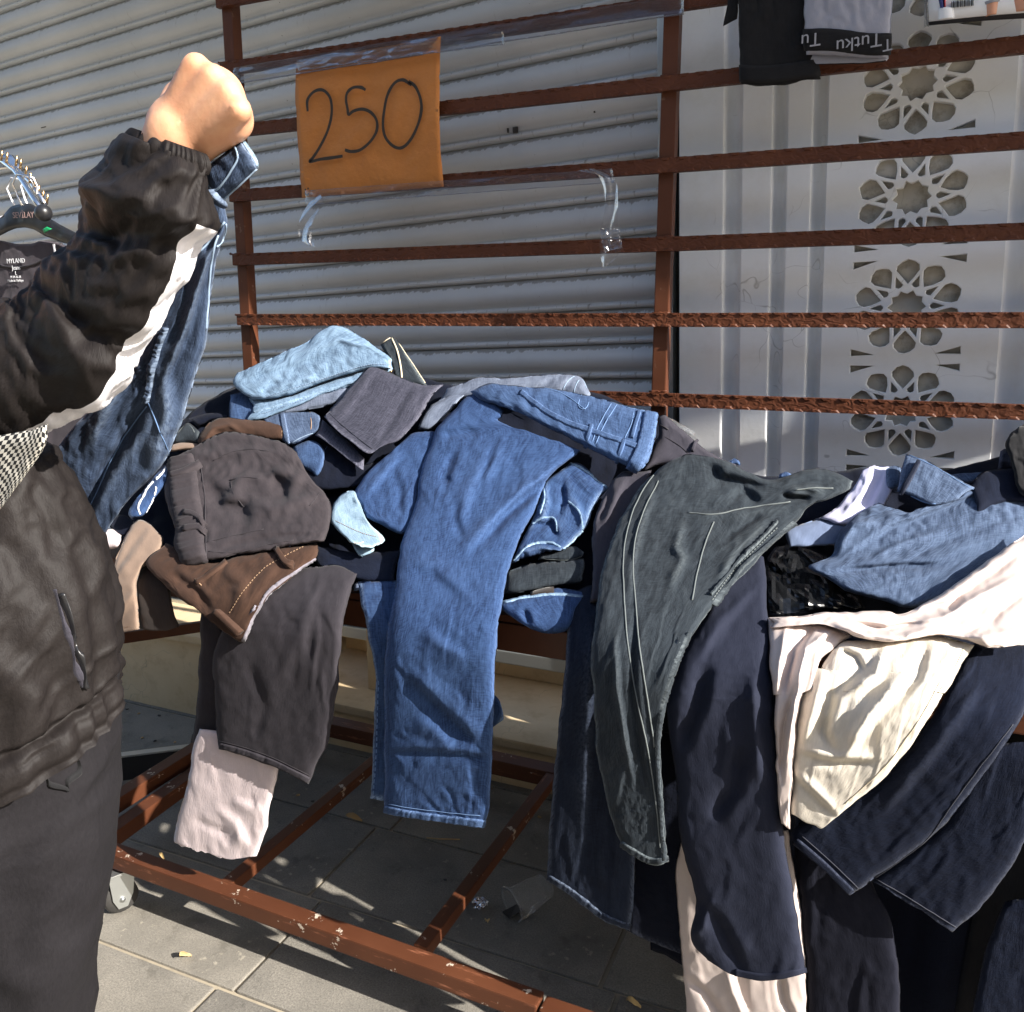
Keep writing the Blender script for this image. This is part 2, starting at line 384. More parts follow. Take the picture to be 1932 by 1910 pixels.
def denim(name, c, light, slub=.55, wearc=None, spec=.15, mott=.5, twill=.06):
    s = NT(name); uv = s.coord('UV')
    n1 = s.noise(s.coord('UV', (330, 36, 1)), 1.0, 3, .65); n2 = s.noise(s.coord('UV', (60, 420, 1)), 1.0, 2, .6)
    n3 = s.noise(uv, 7.0, 4, .62); n4 = s.noise(s.coord('UV', (26, 3.0, 1)), 1.0, 3, .6)
    a = s.math('ADD', s.math('MULTIPLY', n1, .6), s.math('MULTIPLY', n2, .4))
    f = s.ramp(a, [(.36, BLACK), (.66, WHITE)])
    dark = tuple(x*(1-.45*slub) for x in c[:3])+(1,)
    col = s.mix(s.math('MULTIPLY', f, slub), dark, light)
    col = s.mix(s.math('MULTIPLY', s.ramp(n3, [(.42, BLACK), (.72, WHITE)]), mott*.75), col, light)
    col = s.mix(s.math('MULTIPLY', s.ramp(n4, [(.5, BLACK), (.75, WHITE)]), mott*.5), col, light)
    at = s.n('Attribute', attribute_name='wear')
    nw = s.noise(s.coord('UV', (160, 160, 1)), 1.0, 3, .7)
    w = s.math('MULTIPLY', at.outputs['Fac'], s.ramp(nw, [(.34, BLACK), (.6, WHITE)]))
    wc = wearc or tuple(min(1, x*1.7+.05) for x in light[:3])+(1,)
    col = s.mix(s.math('MULTIPLY', w, .8), col, wc)
    # twill: fine diagonal ribs
    wv = s.n('TexWave', wave_type='BANDS', bands_direction='DIAGONAL'); wv.inputs['Scale'].default_value = 150; wv.inputs['Distortion'].default_value = 2.5
    s.l(uv, wv.inputs[0])
    h = s.math('ADD', s.math('MULTIPLY', wv.outputs['Fac'], twill), s.math('ADD', a, s.math('MULTIPLY', s.noise(s.coord('UV', (90, 90, 1)), 1, 4, .7), 1.2)))
    s.fin(col, .9, s.bump(h, .5, .0016), **{'Specular IOR Level': spec, 'Sheen Weight': .02, 'Sheen Roughness': .5})
    return s.m
def cloth(name, c, var=.25, rough=.9, sheen=.12, weave=260, bump=.3, crumple=0.0, spec=.2, wear_k=.5):
    s = NT(name); uv = s.coord('UV')
    n1 = s.noise(s.coord('UV', (weave, weave*.25, 1)), 1.0, 3, .7); n2 = s.noise(uv, 9.0, 5, .65)
    lo = tuple(x*(1-var) for x in c[:3])+(1,); hi = tuple(min(1, x*(1+var)+.004) for x in c[:3])+(1,)
    f = s.math('ADD', s.math('MULTIPLY', n1, .45), s.math('MULTIPLY', n2, .55))
    col = s.mix(s.ramp(f, [(.34, BLACK), (.66, WHITE)]), lo, hi)
    at = s.n('Attribute', attribute_name='wear')
    nw = s.noise(s.coord('UV', (120, 120, 1)), 1.0, 3, .7)
    col = s.mix(s.math('MULTIPLY', s.math('MULTIPLY', at.outputs['Fac'], nw), wear_k), col, tuple(min(1, x*1.9+.02) for x in c[:3])+(1,))
    h = n1
    if crumple: h = s.math('ADD', n1, s.math('MULTIPLY', s.noise(uv, 26, 5, .62, .5), crumple))
    s.fin(col, rough, s.bump(h, bump, .003 if crumple else .0015), **{'Specular IOR Level': spec, 'Sheen Weight': sheen, 'Sheen Roughness': .45})
    return s.m
M = {}
# fabrics
M['jeans_mid'] = denim('blue denim', lin(31, 49, 86), lin(66, 93, 136), .7, mott=.42)
M['jeans_mid2'] = denim('blue denim with fades', lin(34, 51, 83), lin(82, 108, 148), .65, mott=.55)
M['jeans_light'] = denim('light washed denim', lin(82, 108, 136), lin(140, 166, 190), .8, mott=.6)
M['jeans_pale'] = denim('pale denim inside', lin(122, 150, 172), lin(168, 192, 208), .6)
M['jeans_dark'] = denim('dark blue denim', lin(26, 42, 78), lin(78, 108, 152), .5, wearc=lin(170, 195, 225))
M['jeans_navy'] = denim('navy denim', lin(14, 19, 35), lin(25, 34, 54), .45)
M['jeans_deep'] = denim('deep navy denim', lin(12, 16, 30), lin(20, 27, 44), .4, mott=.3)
M['jeans_grey'] = denim('grey denim', lin(84, 92, 110), lin(132, 142, 160), .5)
M['jeans_steel'] = denim('steel blue denim', lin(50, 63, 88), lin(98, 116, 144), .75, twill=.5)
M['jeans_char'] = denim('charcoal denim', lin(50, 52, 64), lin(84, 84, 98), .75, mott=.3)
M['jeans_black'] = denim('black washed denim', lin(29, 34, 40), lin(64, 72, 79), .55, wearc=lin(128, 137, 140), mott=.5)
M['jeans_held'] = denim('held blue denim', lin(30, 41, 62), lin(76, 92, 118), .65, wearc=lin(160, 178, 202), mott=.65, twill=.12)
M['jeans_ink'] = denim('ink denim', lin(16, 22, 36), lin(36, 45, 62), .5, wearc=lin(120, 132, 152))
M['charcoal'] = cloth('charcoal cotton', lin(52, 47, 50), .2, sheen=.03)
M['charcoal2'] = cloth('charcoal twill', lin(48, 45, 50), .2, sheen=.03)
M['slate'] = cloth('slate trouser cloth', lin(29, 33, 48), .14, sheen=.0, weave=420)
M['slate2'] = cloth('grey trouser cloth', lin(56, 54, 62), .16, sheen=.03)
M['brown'] = cloth('brown cotton', lin(64, 45, 35), .22, sheen=.03)
M['brown_dark'] = cloth('dark brown cotton', lin(44, 36, 32), .2)
M['taupe'] = cloth('taupe trouser cloth', lin(128, 109, 95), .1, weave=420)
M['pink'] = cloth('pale pink linen', lin(214, 198, 198), .06, crumple=.5, weave=300)
M['satin'] = cloth('blush satin', lin(198, 184, 177), .04, rough=.6, sheen=.0, weave=600, bump=.06, spec=.2)
M['cream'] = cloth('cream linen', lin(200, 192, 178), .08, crumple=.3, weave=300)
M['lilac'] = cloth('lilac cotton', lin(192, 192, 218), .06)
M['bluegrey'] = cloth('blue grey jersey', lin(104, 118, 146), .1)
M['navy_cloth'] = cloth('navy trouser cloth', lin(15, 17, 30), .2, sheen=.0)
M['black_cloth'] = cloth('black cotton', lin(26, 26, 28), .2, sheen=.05)
M['jersey_grey'] = cloth('grey jersey', lin(150, 152, 164), .06, weave=500)
M['lining'] = cloth('grey lining', lin(120, 116, 124), .5, weave=120)
M['shirt_black'] = cloth('black t-shirt jersey', lin(66, 60, 66), .1, weave=500)
M['jacket'] = cloth('black nylon jacket', lin(29, 25, 24), .2, rough=.6, sheen=.0, crumple=.5, bump=.25, weave=500, spec=.16)
M['stripe'] = cloth('white sleeve stripe', lin(224, 222, 226), .04, rough=.7)
M['trousers_person'] = cloth('dark corduroy trousers', lin(24, 22, 25), .18, sheen=.0, weave=420, crumple=.4)
M['thread'] = plain('pale thread', lin(134, 154, 176), .9)
M['thread_blue'] = plain('blue thread', lin(98, 126, 166), .9)
M['thread_grey'] = plain('grey thread', lin(98, 104, 104), .9)
M['thread_brown'] = plain('tan thread', lin(150, 122, 96), .8)
M['thread_dark'] = plain('dark thread', lin(48, 44, 48), .8)
M['thread_cream'] = plain('cream thread', lin(214, 200, 172), .8)
M['thread_white'] = plain('white thread', lin(226, 226, 230), .8)
M['thread_char'] = plain('charcoal thread', lin(50, 52, 62), .9)
# shirt check
s = NT('checked shirt cloth'); ck = s.n('TexChecker'); ck.inputs['Scale'].default_value = 180; s.l(s.coord('UV'), ck.inputs[0])
ck.inputs[1].default_value = lin(205, 200, 188); ck.inputs[2].default_value = lin(22, 22, 24); M['check'] = s.fin(ck.outputs[0], .85)
# painted iron
def iron(name, scratch=.55):
    s = NT(name); v = s.coord('Object')
    n = s.noise(v, 22, 6, .7); n2 = s.noise(v, 3.5, 4, .6); n3 = s.noise(s.coord('Object', (9, 60, 60)), 1.2, 4, .7)
    col = s.mix(s.ramp(n2, [(.35, BLACK), (.7, WHITE)]), lin(78, 44, 28), lin(96, 57, 37))
    col = s.mix(s.math('MULTIPLY', s.ramp(n3, [(.6, BLACK), (.72, WHITE)]), .35*scratch*2), col, lin(172, 112, 84))
    chip = s.ramp(n, [(.635, BLACK), (.655, WHITE)])
    col = s.mix(s.math('MULTIPLY', chip, scratch), col, lin(205, 190, 172))
    s.fin(col, s.math('ADD', .34, s.math('MULTIPLY', n2, .25)), s.bump(n, .15, .001), **{'Specular IOR Level': .3}); return s.m
M['iron'] = iron('brown painted iron', .12); M['iron_worn'] = iron('scuffed brown painted iron', .9)
s = NT('stamped brown rail'); v = s.coord('Object')
n = s.noise(v, 6, 4, .6)
vo = s.n('TexVoronoi', feature='F1'); vo.inputs['Scale'].default_value = 42
mp = s.n('Mapping'); mp.inputs['Scale'].default_value = (.75, 1, 1.35); ds = s.n('TexNoise'); ds.inputs['Scale'].default_value = 40
s.l(v, ds.inputs[0]); av = s.n('VectorMath', operation='MULTIPLY_ADD'); av.inputs[1].default_value = (.03, .03, .03); s.l(ds.outputs[1], av.inputs[0]); s.l(v, av.inputs[2])
s.l(av.outputs[0], mp.inputs[0]); s.l(mp.outputs[0], vo.inputs[0])
w = s.math('SINE', s.math('MULTIPLY', vo.outputs['Distance'], 15.0))
col = s.mix(s.ramp(n, [(.35, BLACK), (.7, WHITE)]), lin(78, 43, 27), lin(96, 56, 36))
M['rail'] = s.fin(col, .5, s.bump(w, .22, .002), **{'Specular IOR Level': .25})
# roller shutter paint
s = NT('grey shutter paint'); v = s.coord('Object')
n = s.noise(v, 2.2, 5, .62); st = s.noise(s.coord('Object', (55, 5, 10)), 1.0, 5, .7); sp = s.noise(v, 130, 2, .5); sp2 = s.noise(v, 18, 3, .6)
col = s.mix(s.ramp(n, [(.3, BLACK), (.75, WHITE)]), lin(196, 201, 206), lin(214, 218, 223))
at = s.n('Attribute', attribute_name='wear')                      # dust line that collects under each lip
edge = s.math('MULTIPLY', s.ramp(s.math('ADD', at.outputs['Fac'], s.math('MULTIPLY', s.math('SUBTRACT', st, .5), 1.3)), [(.48, BLACK), (.6, WHITE)]), .62)
col = s.mix(edge, col, lin(112, 108, 100))
col = s.mix(s.math('MULTIPLY', s.ramp(st, [(.62, BLACK), (.74, WHITE)]), .28), col, lin(118, 112, 102))
spk = s.math('MULTIPLY', s.ramp(sp, [(.73, BLACK), (.76, WHITE)]), s.ramp(sp2, [(.45, BLACK), (.6, WHITE)]))
col = s.mix(s.math('MULTIPLY', spk, .75), col, lin(70, 66, 62))
M['shutter'] = s.fin(col, s.math('ADD', .3, s.math('MULTIPLY', st, .3)), s.bump(n, .1, .004), **{'Specular IOR Level': .5})
# carved stone
def stone(name, c1, c2, dirt, crack=.5):
    s = NT(name); v = s.coord('Object')
    n = s.noise(v, 4, 5, .62); n2 = s.noise(v, 90, 3, .6); d = s.noise(v, 13, 6, .72)
    col = s.mix(s.ramp(n, [(.3, BLACK), (.72, WHITE)]), c1, c2)
    col = s.mix(s.math('MULTIPLY', s.ramp(d, [(.5, BLACK), (.72, WHITE)]), crack), col, dirt)
    vo = s.n('TexVoronoi', feature='DISTANCE_TO_EDGE'); vo.inputs['Scale'].default_value = 5.5
    dn = s.n('TexNoise'); dn.inputs['Scale'].default_value = 7; s.l(v, dn.inputs[0])
    mx = s.n('VectorMath', operation='MULTIPLY_ADD'); mx.inputs[1].default_value = (.3, .3, .3); s.l(dn.outputs[1], mx.inputs[0]); s.l(v, mx.inputs[2]); s.l(mx.outputs[0], vo.inputs[0])
    ck = s.math('MULTIPLY', s.ramp(vo.outputs['Distance'], [(0, WHITE), (.008, BLACK)]), s.ramp(n, [(.52, BLACK), (.6, WHITE)]))
    col = s.mix(s.math('MULTIPLY', ck, .5), col, lin(110, 108, 104))
    s.fin(col, .7, s.bump(s.math('ADD', n2, s.math('MULTIPLY', n, .8)), .2, .0015), **{'Specular IOR Level': .3}); return s.m
M['stone'] = stone('white painted stone', lin(226, 229, 231), lin(236, 238, 238), lin(206, 205, 198), .25)
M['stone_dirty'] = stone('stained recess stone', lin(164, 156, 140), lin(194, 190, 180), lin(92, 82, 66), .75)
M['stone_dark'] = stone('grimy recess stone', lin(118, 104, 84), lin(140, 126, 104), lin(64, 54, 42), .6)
M['marble'] = stone('beige marble', lin(196, 172, 134), lin(216, 194, 158), lin(170, 140, 102), .5)
M['dark_gap'] = plain('dark joint', lin(40, 38, 36), .9)
# paving
s = NT('basalt paving'); v = s.coord('Object')
oi = s.n('ObjectInfo'); n = s.noise(v, 260, 4, .75); n2 = s.noise(v, 5, 5, .65); n3 = s.noise(v, 36, 5, .7); n5 = s.noise(v, 620, 2, .6)
col = s.mix(s.ramp(n, [(.32, BLACK), (.68, WHITE)]), lin(78, 76, 72), lin(168, 162, 151))
col = s.mix(s.math('MULTIPLY', s.ramp(n5, [(.42, BLACK), (.62, WHITE)]), .45), col, lin(170, 162, 148))
col = s.mix(s.math('MULTIPLY', s.ramp(n2, [(.4, BLACK), (.62, WHITE)]), .55), col, lin(92, 89, 84))
splash = s.math('MULTIPLY', s.ramp(n3, [(.60, BLACK), (.64, WHITE)]), s.ramp(n2, [(.53, BLACK), (.6, WHITE)]))
col = s.mix(s.math('MULTIPLY', splash, .6), col, lin(186, 178, 160))
n6 = s.noise(v, 11, 5, .7); col = s.mix(s.math('MULTIPLY', s.ramp(n6, [(.56, BLACK), (.66, WHITE)]), .5), col, lin(66, 63, 58))
col = s.mix(.32, col, s.mix(oi.outputs['Random'], lin(92, 90, 86), lin(140, 134, 122)), 'MIX')
M['paving'] = s.fin(col, .85, s.bump(s.math('ADD', n, n3), .5, .003), **{'Specular IOR Level': .25})
M['joint'] = stone('sandy joint', lin(150, 140, 122), lin(176, 164, 142), lin(110, 102, 90), .5)
# others
M['paper'] = NT('orange paper'); _s = M['paper']; _v = _s.coord('UV'); _n = _s.noise(_v, 14, 4, .6); _n2 = _s.noise(_v, 50, 4, .6)
M['paper'] = _s.fin(_s.mix(_n, lin(180, 110, 46), lin(198, 128, 60)), .65, _s.bump(_s.math('ADD', _n, _s.math('MULTIPLY', _n2, .35)), .8, .008))
M['marker'] = plain('marker ink', lin(52, 42, 30), .5)
s = NT('clear tape'); tr = s.n('BsdfTransparent'); gl = s.n('BsdfGlossy'); gl.inputs['Roughness'].default_value = .22
tr.inputs[0].default_value = (.93, .93, .94, 1)
df = s.n('BsdfTranslucent'); df.inputs[0].default_value = (.62, .64, .78, 1); mxa = s.n('MixShader'); mxa.inputs[0].default_value = .07; s.l(tr.outputs[0], mxa.inputs[1]); s.l(df.outputs[0], mxa.inputs[2])
fr = s.n('Fresnel'); fr.inputs[0].default_value = 1.5; mxb = s.n('MixShader'); s.l(s.math('ADD', s.math('MULTIPLY', fr.outputs[0], .7), .015), mxb.inputs[0]); s.l(mxa.outputs[0], mxb.inputs[1]); s.l(gl.outputs[0], mxb.inputs[2])
bp = s.bump(s.noise(s.coord('UV', (240, 30, 1)), 1, 3, .6), .3, .003); s.l(bp, gl.inputs['Normal'])
s.l(mxb.outputs[0], s.out.inputs[0]); M['tape'] = s.m
M['chrome'] = plain('polished metal', (.75, .75, .76, 1), .18, Metallic=1.0)
M['zinc'] = plain('zinc plate', (.55, .57, .56, 1), .38, Metallic=.9)
M['brass'] = plain('brassy pin', lin(190, 160, 120), .3, Metallic=1.0)
M['plastic_black'] = plain('black plastic', lin(34, 34, 36), .35)
M['rubber'] = plain('grey rubber', lin(62, 60, 58), .8)
M['bag'] = plain('black plastic film', lin(24, 25, 27), .22, **{'Specular IOR Level': .6})
M['film'] = plain('clear plastic film', (.85, .87, .88, 1), .12, **{'Transmission Weight': .85, 'IOR': 1.12, 'Alpha': .5})
M['foil'] = plain('silver foil', (.7, .7, .74, 1), .25, Metallic=1.0)
M['leaf'] = plain('dry leaf', lin(176, 146, 100), .8)
M['leaf_pale'] = plain('pale dry leaf', lin(214, 184, 128), .8)
M['white_card'] = plain('white printed card', lin(236, 238, 240), .3)
M['ink_black'] = plain('black print', lin(24, 24, 28), .5)
M['ink_blue'] = plain('blue print', lin(40, 56, 120), .5)
M['ink_red'] = plain('red print', lin(190, 50, 60), .5)
M['ink_skin'] = plain('skin tone print', lin(206, 150, 120), .5)
M['ink_white'] = plain('white print', lin(226, 226, 228), .6)
M['ink_grey'] = plain('grey print', lin(150, 150, 156), .6)
M['ink_rose'] = plain('rose print', lin(160, 132, 126), .6)
M['green_tag'] = plain('green tag', lin(24, 150, 90), .5)
M['awning'] = plain('awning canvas', lin(216, 222, 232), .9)
s = NT('skin'); v = s.coord('Object'); n = s.noise(v, 26, 4, .6); n2 = s.noise(v, 160, 3, .6)
M['skin'] = s.fin(s.mix(s.ramp(n, [(.35, BLACK), (.7, WHITE)]), lin(206, 150, 116), lin(222, 172, 138)), .5, s.bump(s.math('ADD', n2, s.math('MULTIPLY', n, 1.0)), .2, .0016), **{'Subsurface Weight': .12, 'Subsurface Radius': (.01, .004, .002), 'Subsurface Scale': .3, 'Specular IOR Level': .35})
M['hair'] = plain('dark hair', lin(34, 26, 22), .6)
M['shoe'] = plain('dark shoe', lin(30, 28, 28), .5)
M['eye'] = plain('eye white', lin(230, 226, 220), .2)

# ------------------------------------------------------------------ ground
g0 = mesh_np('ground', [(-400, -400, -.0065), (400, -400, -.0065), (400, 400, -.0065), (-400, 400, -.0065)], [(0, 1, 2, 3)], M['joint'], smooth=False)
tag(g0, 'sandy bed under the paving reaching the horizon', kind='structure')
pav = empty('pavement'); tag(pav, 'grey basalt slab pavement in front of the shop', kind='structure')
slab_me = {}
def slab(x0, x1, y0, y1):
    L, Dp = x1-x0-.009, y1-y0-.009; key = (round(L, 2), round(Dp, 2))
    if key not in slab_me:
        bm = bmesh.new(); add_box(bm, (-L/2, -Dp/2, -.05), (L/2, Dp/2, 0), bev=.0035)
        o = bm_obj('paving_slab', bm, M['paving']); slab_me[key] = o.data
    else:
        o = bpy.data.objects.new('paving_slab', slab_me[key]); C.objects.link(o)
    o.parent = pav; o.location = ((x0+x1)/2, (y0+y1)/2, random.uniform(-.0015, .0)); o.rotation_euler = (random.uniform(-.003, .003), random.uniform(-.0015, .0015), 0)
ys = [-.13+.305*k for k in range(-6, 4)]
for k, y in enumerate(ys):
    off = {-.13: -1.10}.get(round(y, 2), -1.14 if k % 2 else -1.10+.36*(k % 3))
    x = off-.72*4
    while x < 2.2:
        if x+.72 > -3.4: slab(x, x+.72, y, y+.305)
        x += .72

# ------------------------------------------------------------------ building (turned 4.9 degrees to the stand, on a sloping street)
ex = np.array([.995, -.086, .042]); ex /= np.linalg.norm(ex)
ez = np.array([-.042, 0, 1.0]); ez -= ex*(ez@ex); ez /= np.linalg.norm(ez); ey = np.cross(ez, ex)
BO = np.array([-.475, .885, 0.0])
BM = Matrix(((ex[0], ey[0], ez[0], BO[0]), (ex[1], ey[1], ez[1], BO[1]), (ex[2], ey[2], ez[2], BO[2]), (0, 0, 0, 1)))
BI = BM.inverted()
def bcoord(x, y, off=0.0):     # photo point on the facade plane -> facade coordinates (across, up)
    d = ray(x, y); n = ey; t = ((BO+ey*off-CAM)@n)/(d@n); p = BI @ V(CAM+d*t); return p.x, p.z
# roller shutter: slats of an S profile
sh = empty('roller_shutter'); sh.matrix_world = BM; tag(sh, 'closed grey steel roller shutter with curved slats behind the stand', 'shutter')
pitch = .0885
prof = []
for k in range(13):                                  # wide bulge, then a tucked lip
    t = k/12; prof.append((-.023*math.sin(math.pi*t**.85)**.8, .020+(pitch-.020)*t))
prof = [(.010, 0.0), (.000, .0015), (-.0065, .005), (-.009, .0095), (-.006, .0145), (.003, .0175)]+[(p[0]+.006, p[1]) for p in prof]+[(.010, pitch+.001)]
zs0 = bcoord(1640/1.325, 488/1.325)[1]
xs = np.linspace(-6.5, .028, 80); np_ = len(prof)
vv = np.array([(x, p[0], p[1]) for x in xs for p in prof]); idx = np.arange(len(vv)).reshape(len(xs), np_)
fq = np.stack([idx[:-1, :-1], idx[1:, :-1], idx[1:, 1:], idx[:-1, 1:]], -1).reshape(-1, 4)
wear = np.array([np.interp(p[1], [0, .016, .02, .055, .07, pitch], [.3, .45, .0, .0, .25, .95]) for p in prof])
slat0 = mesh_np('slat', vv, fq, M['shutter'], sh, True, None, np.tile(wear, len(xs)))
k0 = int(math.floor((.47-zs0)/pitch))
for k in range(k0, k0+26):
    o = slat0 if k == k0 else bpy.data.objects.new('slat', slat0.data)
    if k != k0: C.objects.link(o); o.parent = sh
    o.location = (random.uniform(-.004, .0), random.uniform(-.0012, .0012), zs0+k*pitch); o.rotation_euler = (random.uniform(-.012, .012), 0, 0)
zb = zs0+k0*pitch
box('bottom_bar', (-6.5, -.014, zb-.04), (.028, .012, zb-.001), M['zinc'], sh, .003)
box('guide_rail', (.03, -.055, -.2), (.066, .02, 2.9), M['zinc'], sh, .003)
box('shutter_seal', (.068, -.03, -.2), (.079, .03, 2.9), M['dark_gap'], sh)
box('back_panel', (-6.5, .03, zb-.03), (.028, .045, 2.9), M['dark_gap'], sh)
# dents, marks on the shutter: small scraped patches
for (x, y, w, h) in [(88, 241, 20, 4), (976, 247, 10, 12), (962, 248, 3, 9), (1125, 209, 3, 12), (935, 238, 3, 9)]:
    u, z = bcoord(x, y); box('scrape_mark', (u-w*.0007, -.0125, z-h*.0006), (u+w*.0007, -.0085, z+h*.0006), M['rubber'], sh)

# carved stone wall right of the shutter
wl = empty('stone_wall'); wl.matrix_world = BM; tag(wl, 'white stone wall with flutes and a column of carved star rosettes', 'wall')
fr = -.060                                             # the stone face stands proud of the shutter
fx = lambda x, y=500: bcoord(x, y, fr)[0]
gro = [(fx(1363), fx(1397)), (fx(1452), fx(1480)), (fx(1525), fx(1555))]
xl = .083; rc, _ = bcoord(1720, 373, fr)
zc0 = bcoord(1720, 373, fr)[1]; rper = (bcoord(1731, 156, fr)[1]-zc0); RR = .103*rper/.225
xr = fx(1908, 300)
zlo, zhi = -.2, 2.9
# strips between the flutes
edges = [xl]+[e for q in gro for e in q]
for i in range(0, len(edges)-1):
    a, b = edges[i], edges[i+1]
    if i % 2 == 0: box('stone_fillet', (a, fr, zlo), (b, .06, zhi), M['stone'], wl, .004)
    else:
        n = 10; vs = []; fs = []
        for k in range(n+1):
            t = k/n; yy = fr+.028*math.sin(math.pi*t)**.6+.004
            vs += [(a+(b-a)*t, yy, zlo), (a+(b-a)*t, yy, zhi)]
        for k in range(n): fs.append((2*k, 2*k+2, 2*k+3, 2*k+1))
        mesh_np('flute', vs, fs, M['stone'], wl, True)
# rosette panel: face with pierced openings over a recessed bed
def curve_mesh(name, polys, depth, mat, parent, matrix, bevel=.0015):
    cu = bpy.data.curves.new(name, 'CURVE'); cu.dimensions = '2D'; cu.fill_mode = 'BOTH'; cu.extrude = depth/2-bevel; cu.bevel_depth = bevel; cu.bevel_resolution = 1
    for p in polys:
        sp = cu.splines.new('POLY'); sp.points.add(len(p)-1); sp.use_cyclic_u = True
        for q, (x, y) in zip(sp.points, p): q.co = (x, y, 0, 1)
    o = bpy.data.objects.new(name, cu); C.objects.link(o)
    dg = bpy.context.evaluated_depsgraph_get(); me = bpy.data.meshes.new_from_object(o.evaluated_get(dg)); 
    bpy.data.objects.remove(o); ob = bpy.data.objects.new(name, me); C.objects.link(ob)
    me.materials.clear(); me.materials.append(mat); ob.parent = parent; ob.matrix_local = matrix; return ob
def rot(p, a): c, s_ = math.cos(a), math.sin(a); return [(x*c-y*s_, x*s_+y*c) for x, y in p]
def wob(p, s_=.0011): return [(x+random.uniform(-s_, s_), y+random.uniform(-s_, s_)) for x, y in p]
def petal(R0):                                          # points outward along +x; tip inward, rounded shoulders
    pts = [(.46, 0), (.61, -.125), (.745, -.212), (.85, -.205), (.94, -.115), (.985, 0), (.94, .115), (.85, .205), (.745, .212), (.61, .125)]
    return [(x*R0, y*R0) for x, y in pts]
def kite(R0): return [(x*R0, y*R0) for x, y in [(.40, -.03), (.40, .03), (.455, .082), (.50, .072), (.70, .0), (.50, -.072), (.455, -.082)]]
def star(R0, n=10):
    out = []
    for k in range(2*n):
        r = R0*(.36 if k % 2 == 0 else .285); a = math.pi*k/n; out.append((r*math.cos(a), r*math.sin(a)))
    return out
panel_polys = []
pa, pb = gro[2][1], xr
ncen = [zc0+rper*k for k in range(-5, 6)]
top_w = [(pa, zlo), (pb, zlo), (pb, zhi), (pa, zhi)]
holes = []; dark = []
for zc in ncen:
    if not (.2 < zc < 2.7): continue
    mv = lambda p: [(x*1.09+rc, y+zc) for x, y in p]
    holes.append(mv(wob(star(RR))))
    for k in range(10):
        a = math.pi/2+2*math.pi*k/10
        pt = wob(rot(petal(RR), a))
        # the rosettes are cut off above and below, and at the sides
        pt = [(max(-RR*.99, min(RR*.99, x)), max(-rper*.455, min(rper*.455, y))) for x, y in pt]
        holes.append(mv(pt)); holes.append(mv(wob(rot(kite(RR), a+math.pi/10), .0006)))
    for sg in (-1, 1):
        for zz in (-1, 1):
            holes.append(mv(wob([(sg*RR*.99, zz*rper*.46), (sg*RR*.99, zz*rper*.375), (sg*RR*.46, zz*rper*.452)][::(1 if sg*zz > 0 else -1)], .0008)))
pm = Matrix.Translation((0, fr+.011, 0)) @ Matrix.Rotation(math.pi/2, 4, 'X')
curve_mesh('carved_panel', [top_w]+holes, .022, M['stone'], wl, pm)
# bed behind the openings: gently dished, stained
bx = np.linspace(rc-RR*1.2, rc+RR*1.2, 70); bz = np.linspace(.3, 2.6, 420)
BX, BZ = np.meshgrid(bx, bz); dep = fr+.0185+(fbm(BX*40, BZ*40, 3)-.5)*.004
r_ = np.hypot(BX-rc, (BZ-zc0+rper/2) % rper-rper/2)/RR; th = np.arctan2((BZ-zc0+rper/2) % rper-rper/2, BX-rc)
dome = np.cos(5*(th-math.pi/2))**2*np.exp(-((r_-.76)/.2)**2)
dep = dep-.008*dome-.006*np.exp(-(r_/.25)**2)
I = np.arange(BX.size).reshape(BX.shape)
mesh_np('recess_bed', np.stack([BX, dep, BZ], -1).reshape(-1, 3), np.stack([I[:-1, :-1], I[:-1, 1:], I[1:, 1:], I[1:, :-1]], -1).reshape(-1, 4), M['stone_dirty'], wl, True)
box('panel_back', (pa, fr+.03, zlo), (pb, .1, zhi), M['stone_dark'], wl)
vs, fs = [], []
for k in range(11):
    t = k/10; vs += [(pb+.055*t, fr+.003+.028*math.sin(math.pi*t)**.6, zlo), (pb+.055*t, fr+.003+.028*math.sin(math.pi*t)**.6, zhi)]
for k in range(10): fs.append((2*k, 2*k+2, 2*k+3, 2*k+1))
mesh_np('flute', vs, fs, M['stone'], wl, True)
box('stone_fillet', (pb+.055, fr, zlo), (pb+1.6, .1, zhi), M['stone'], wl, .004)

# marble steps in the shop entrance
st = empty('marble_steps', (0, .8, 0)); tag(st, 'beige marble steps and plinth under the shutter', 'steps')
def stp(name, lo, hi, bev=.006, m='marble'): 
    o = box(name, (lo[0], lo[1]-.8, lo[2]), (hi[0], hi[1]-.8, hi[2]), M[m], st, bev); return o
stp('riser', (-1.72, .815, -.05), (1.2, 1.3, .125)); stp('tread', (-1.72, .795, .1255), (1.2, 1.25, .155))
stp('riser', (-1.72, 1.20, .1555), (1.2, 1.35, .36)); stp('tread', (-1.72, 1.175, .3605), (1.2, 2.0, .395))
stp('side_wall', (-1.45, .93, .156), (-1.40, 1.174, .36), .003)
stp('plinth', (-6.5, .80, -.05), (-1.75, 1.35, .268)); stp('plinth_cap', (-6.5, .785, .2685), (-1.75, 1.4, .298))
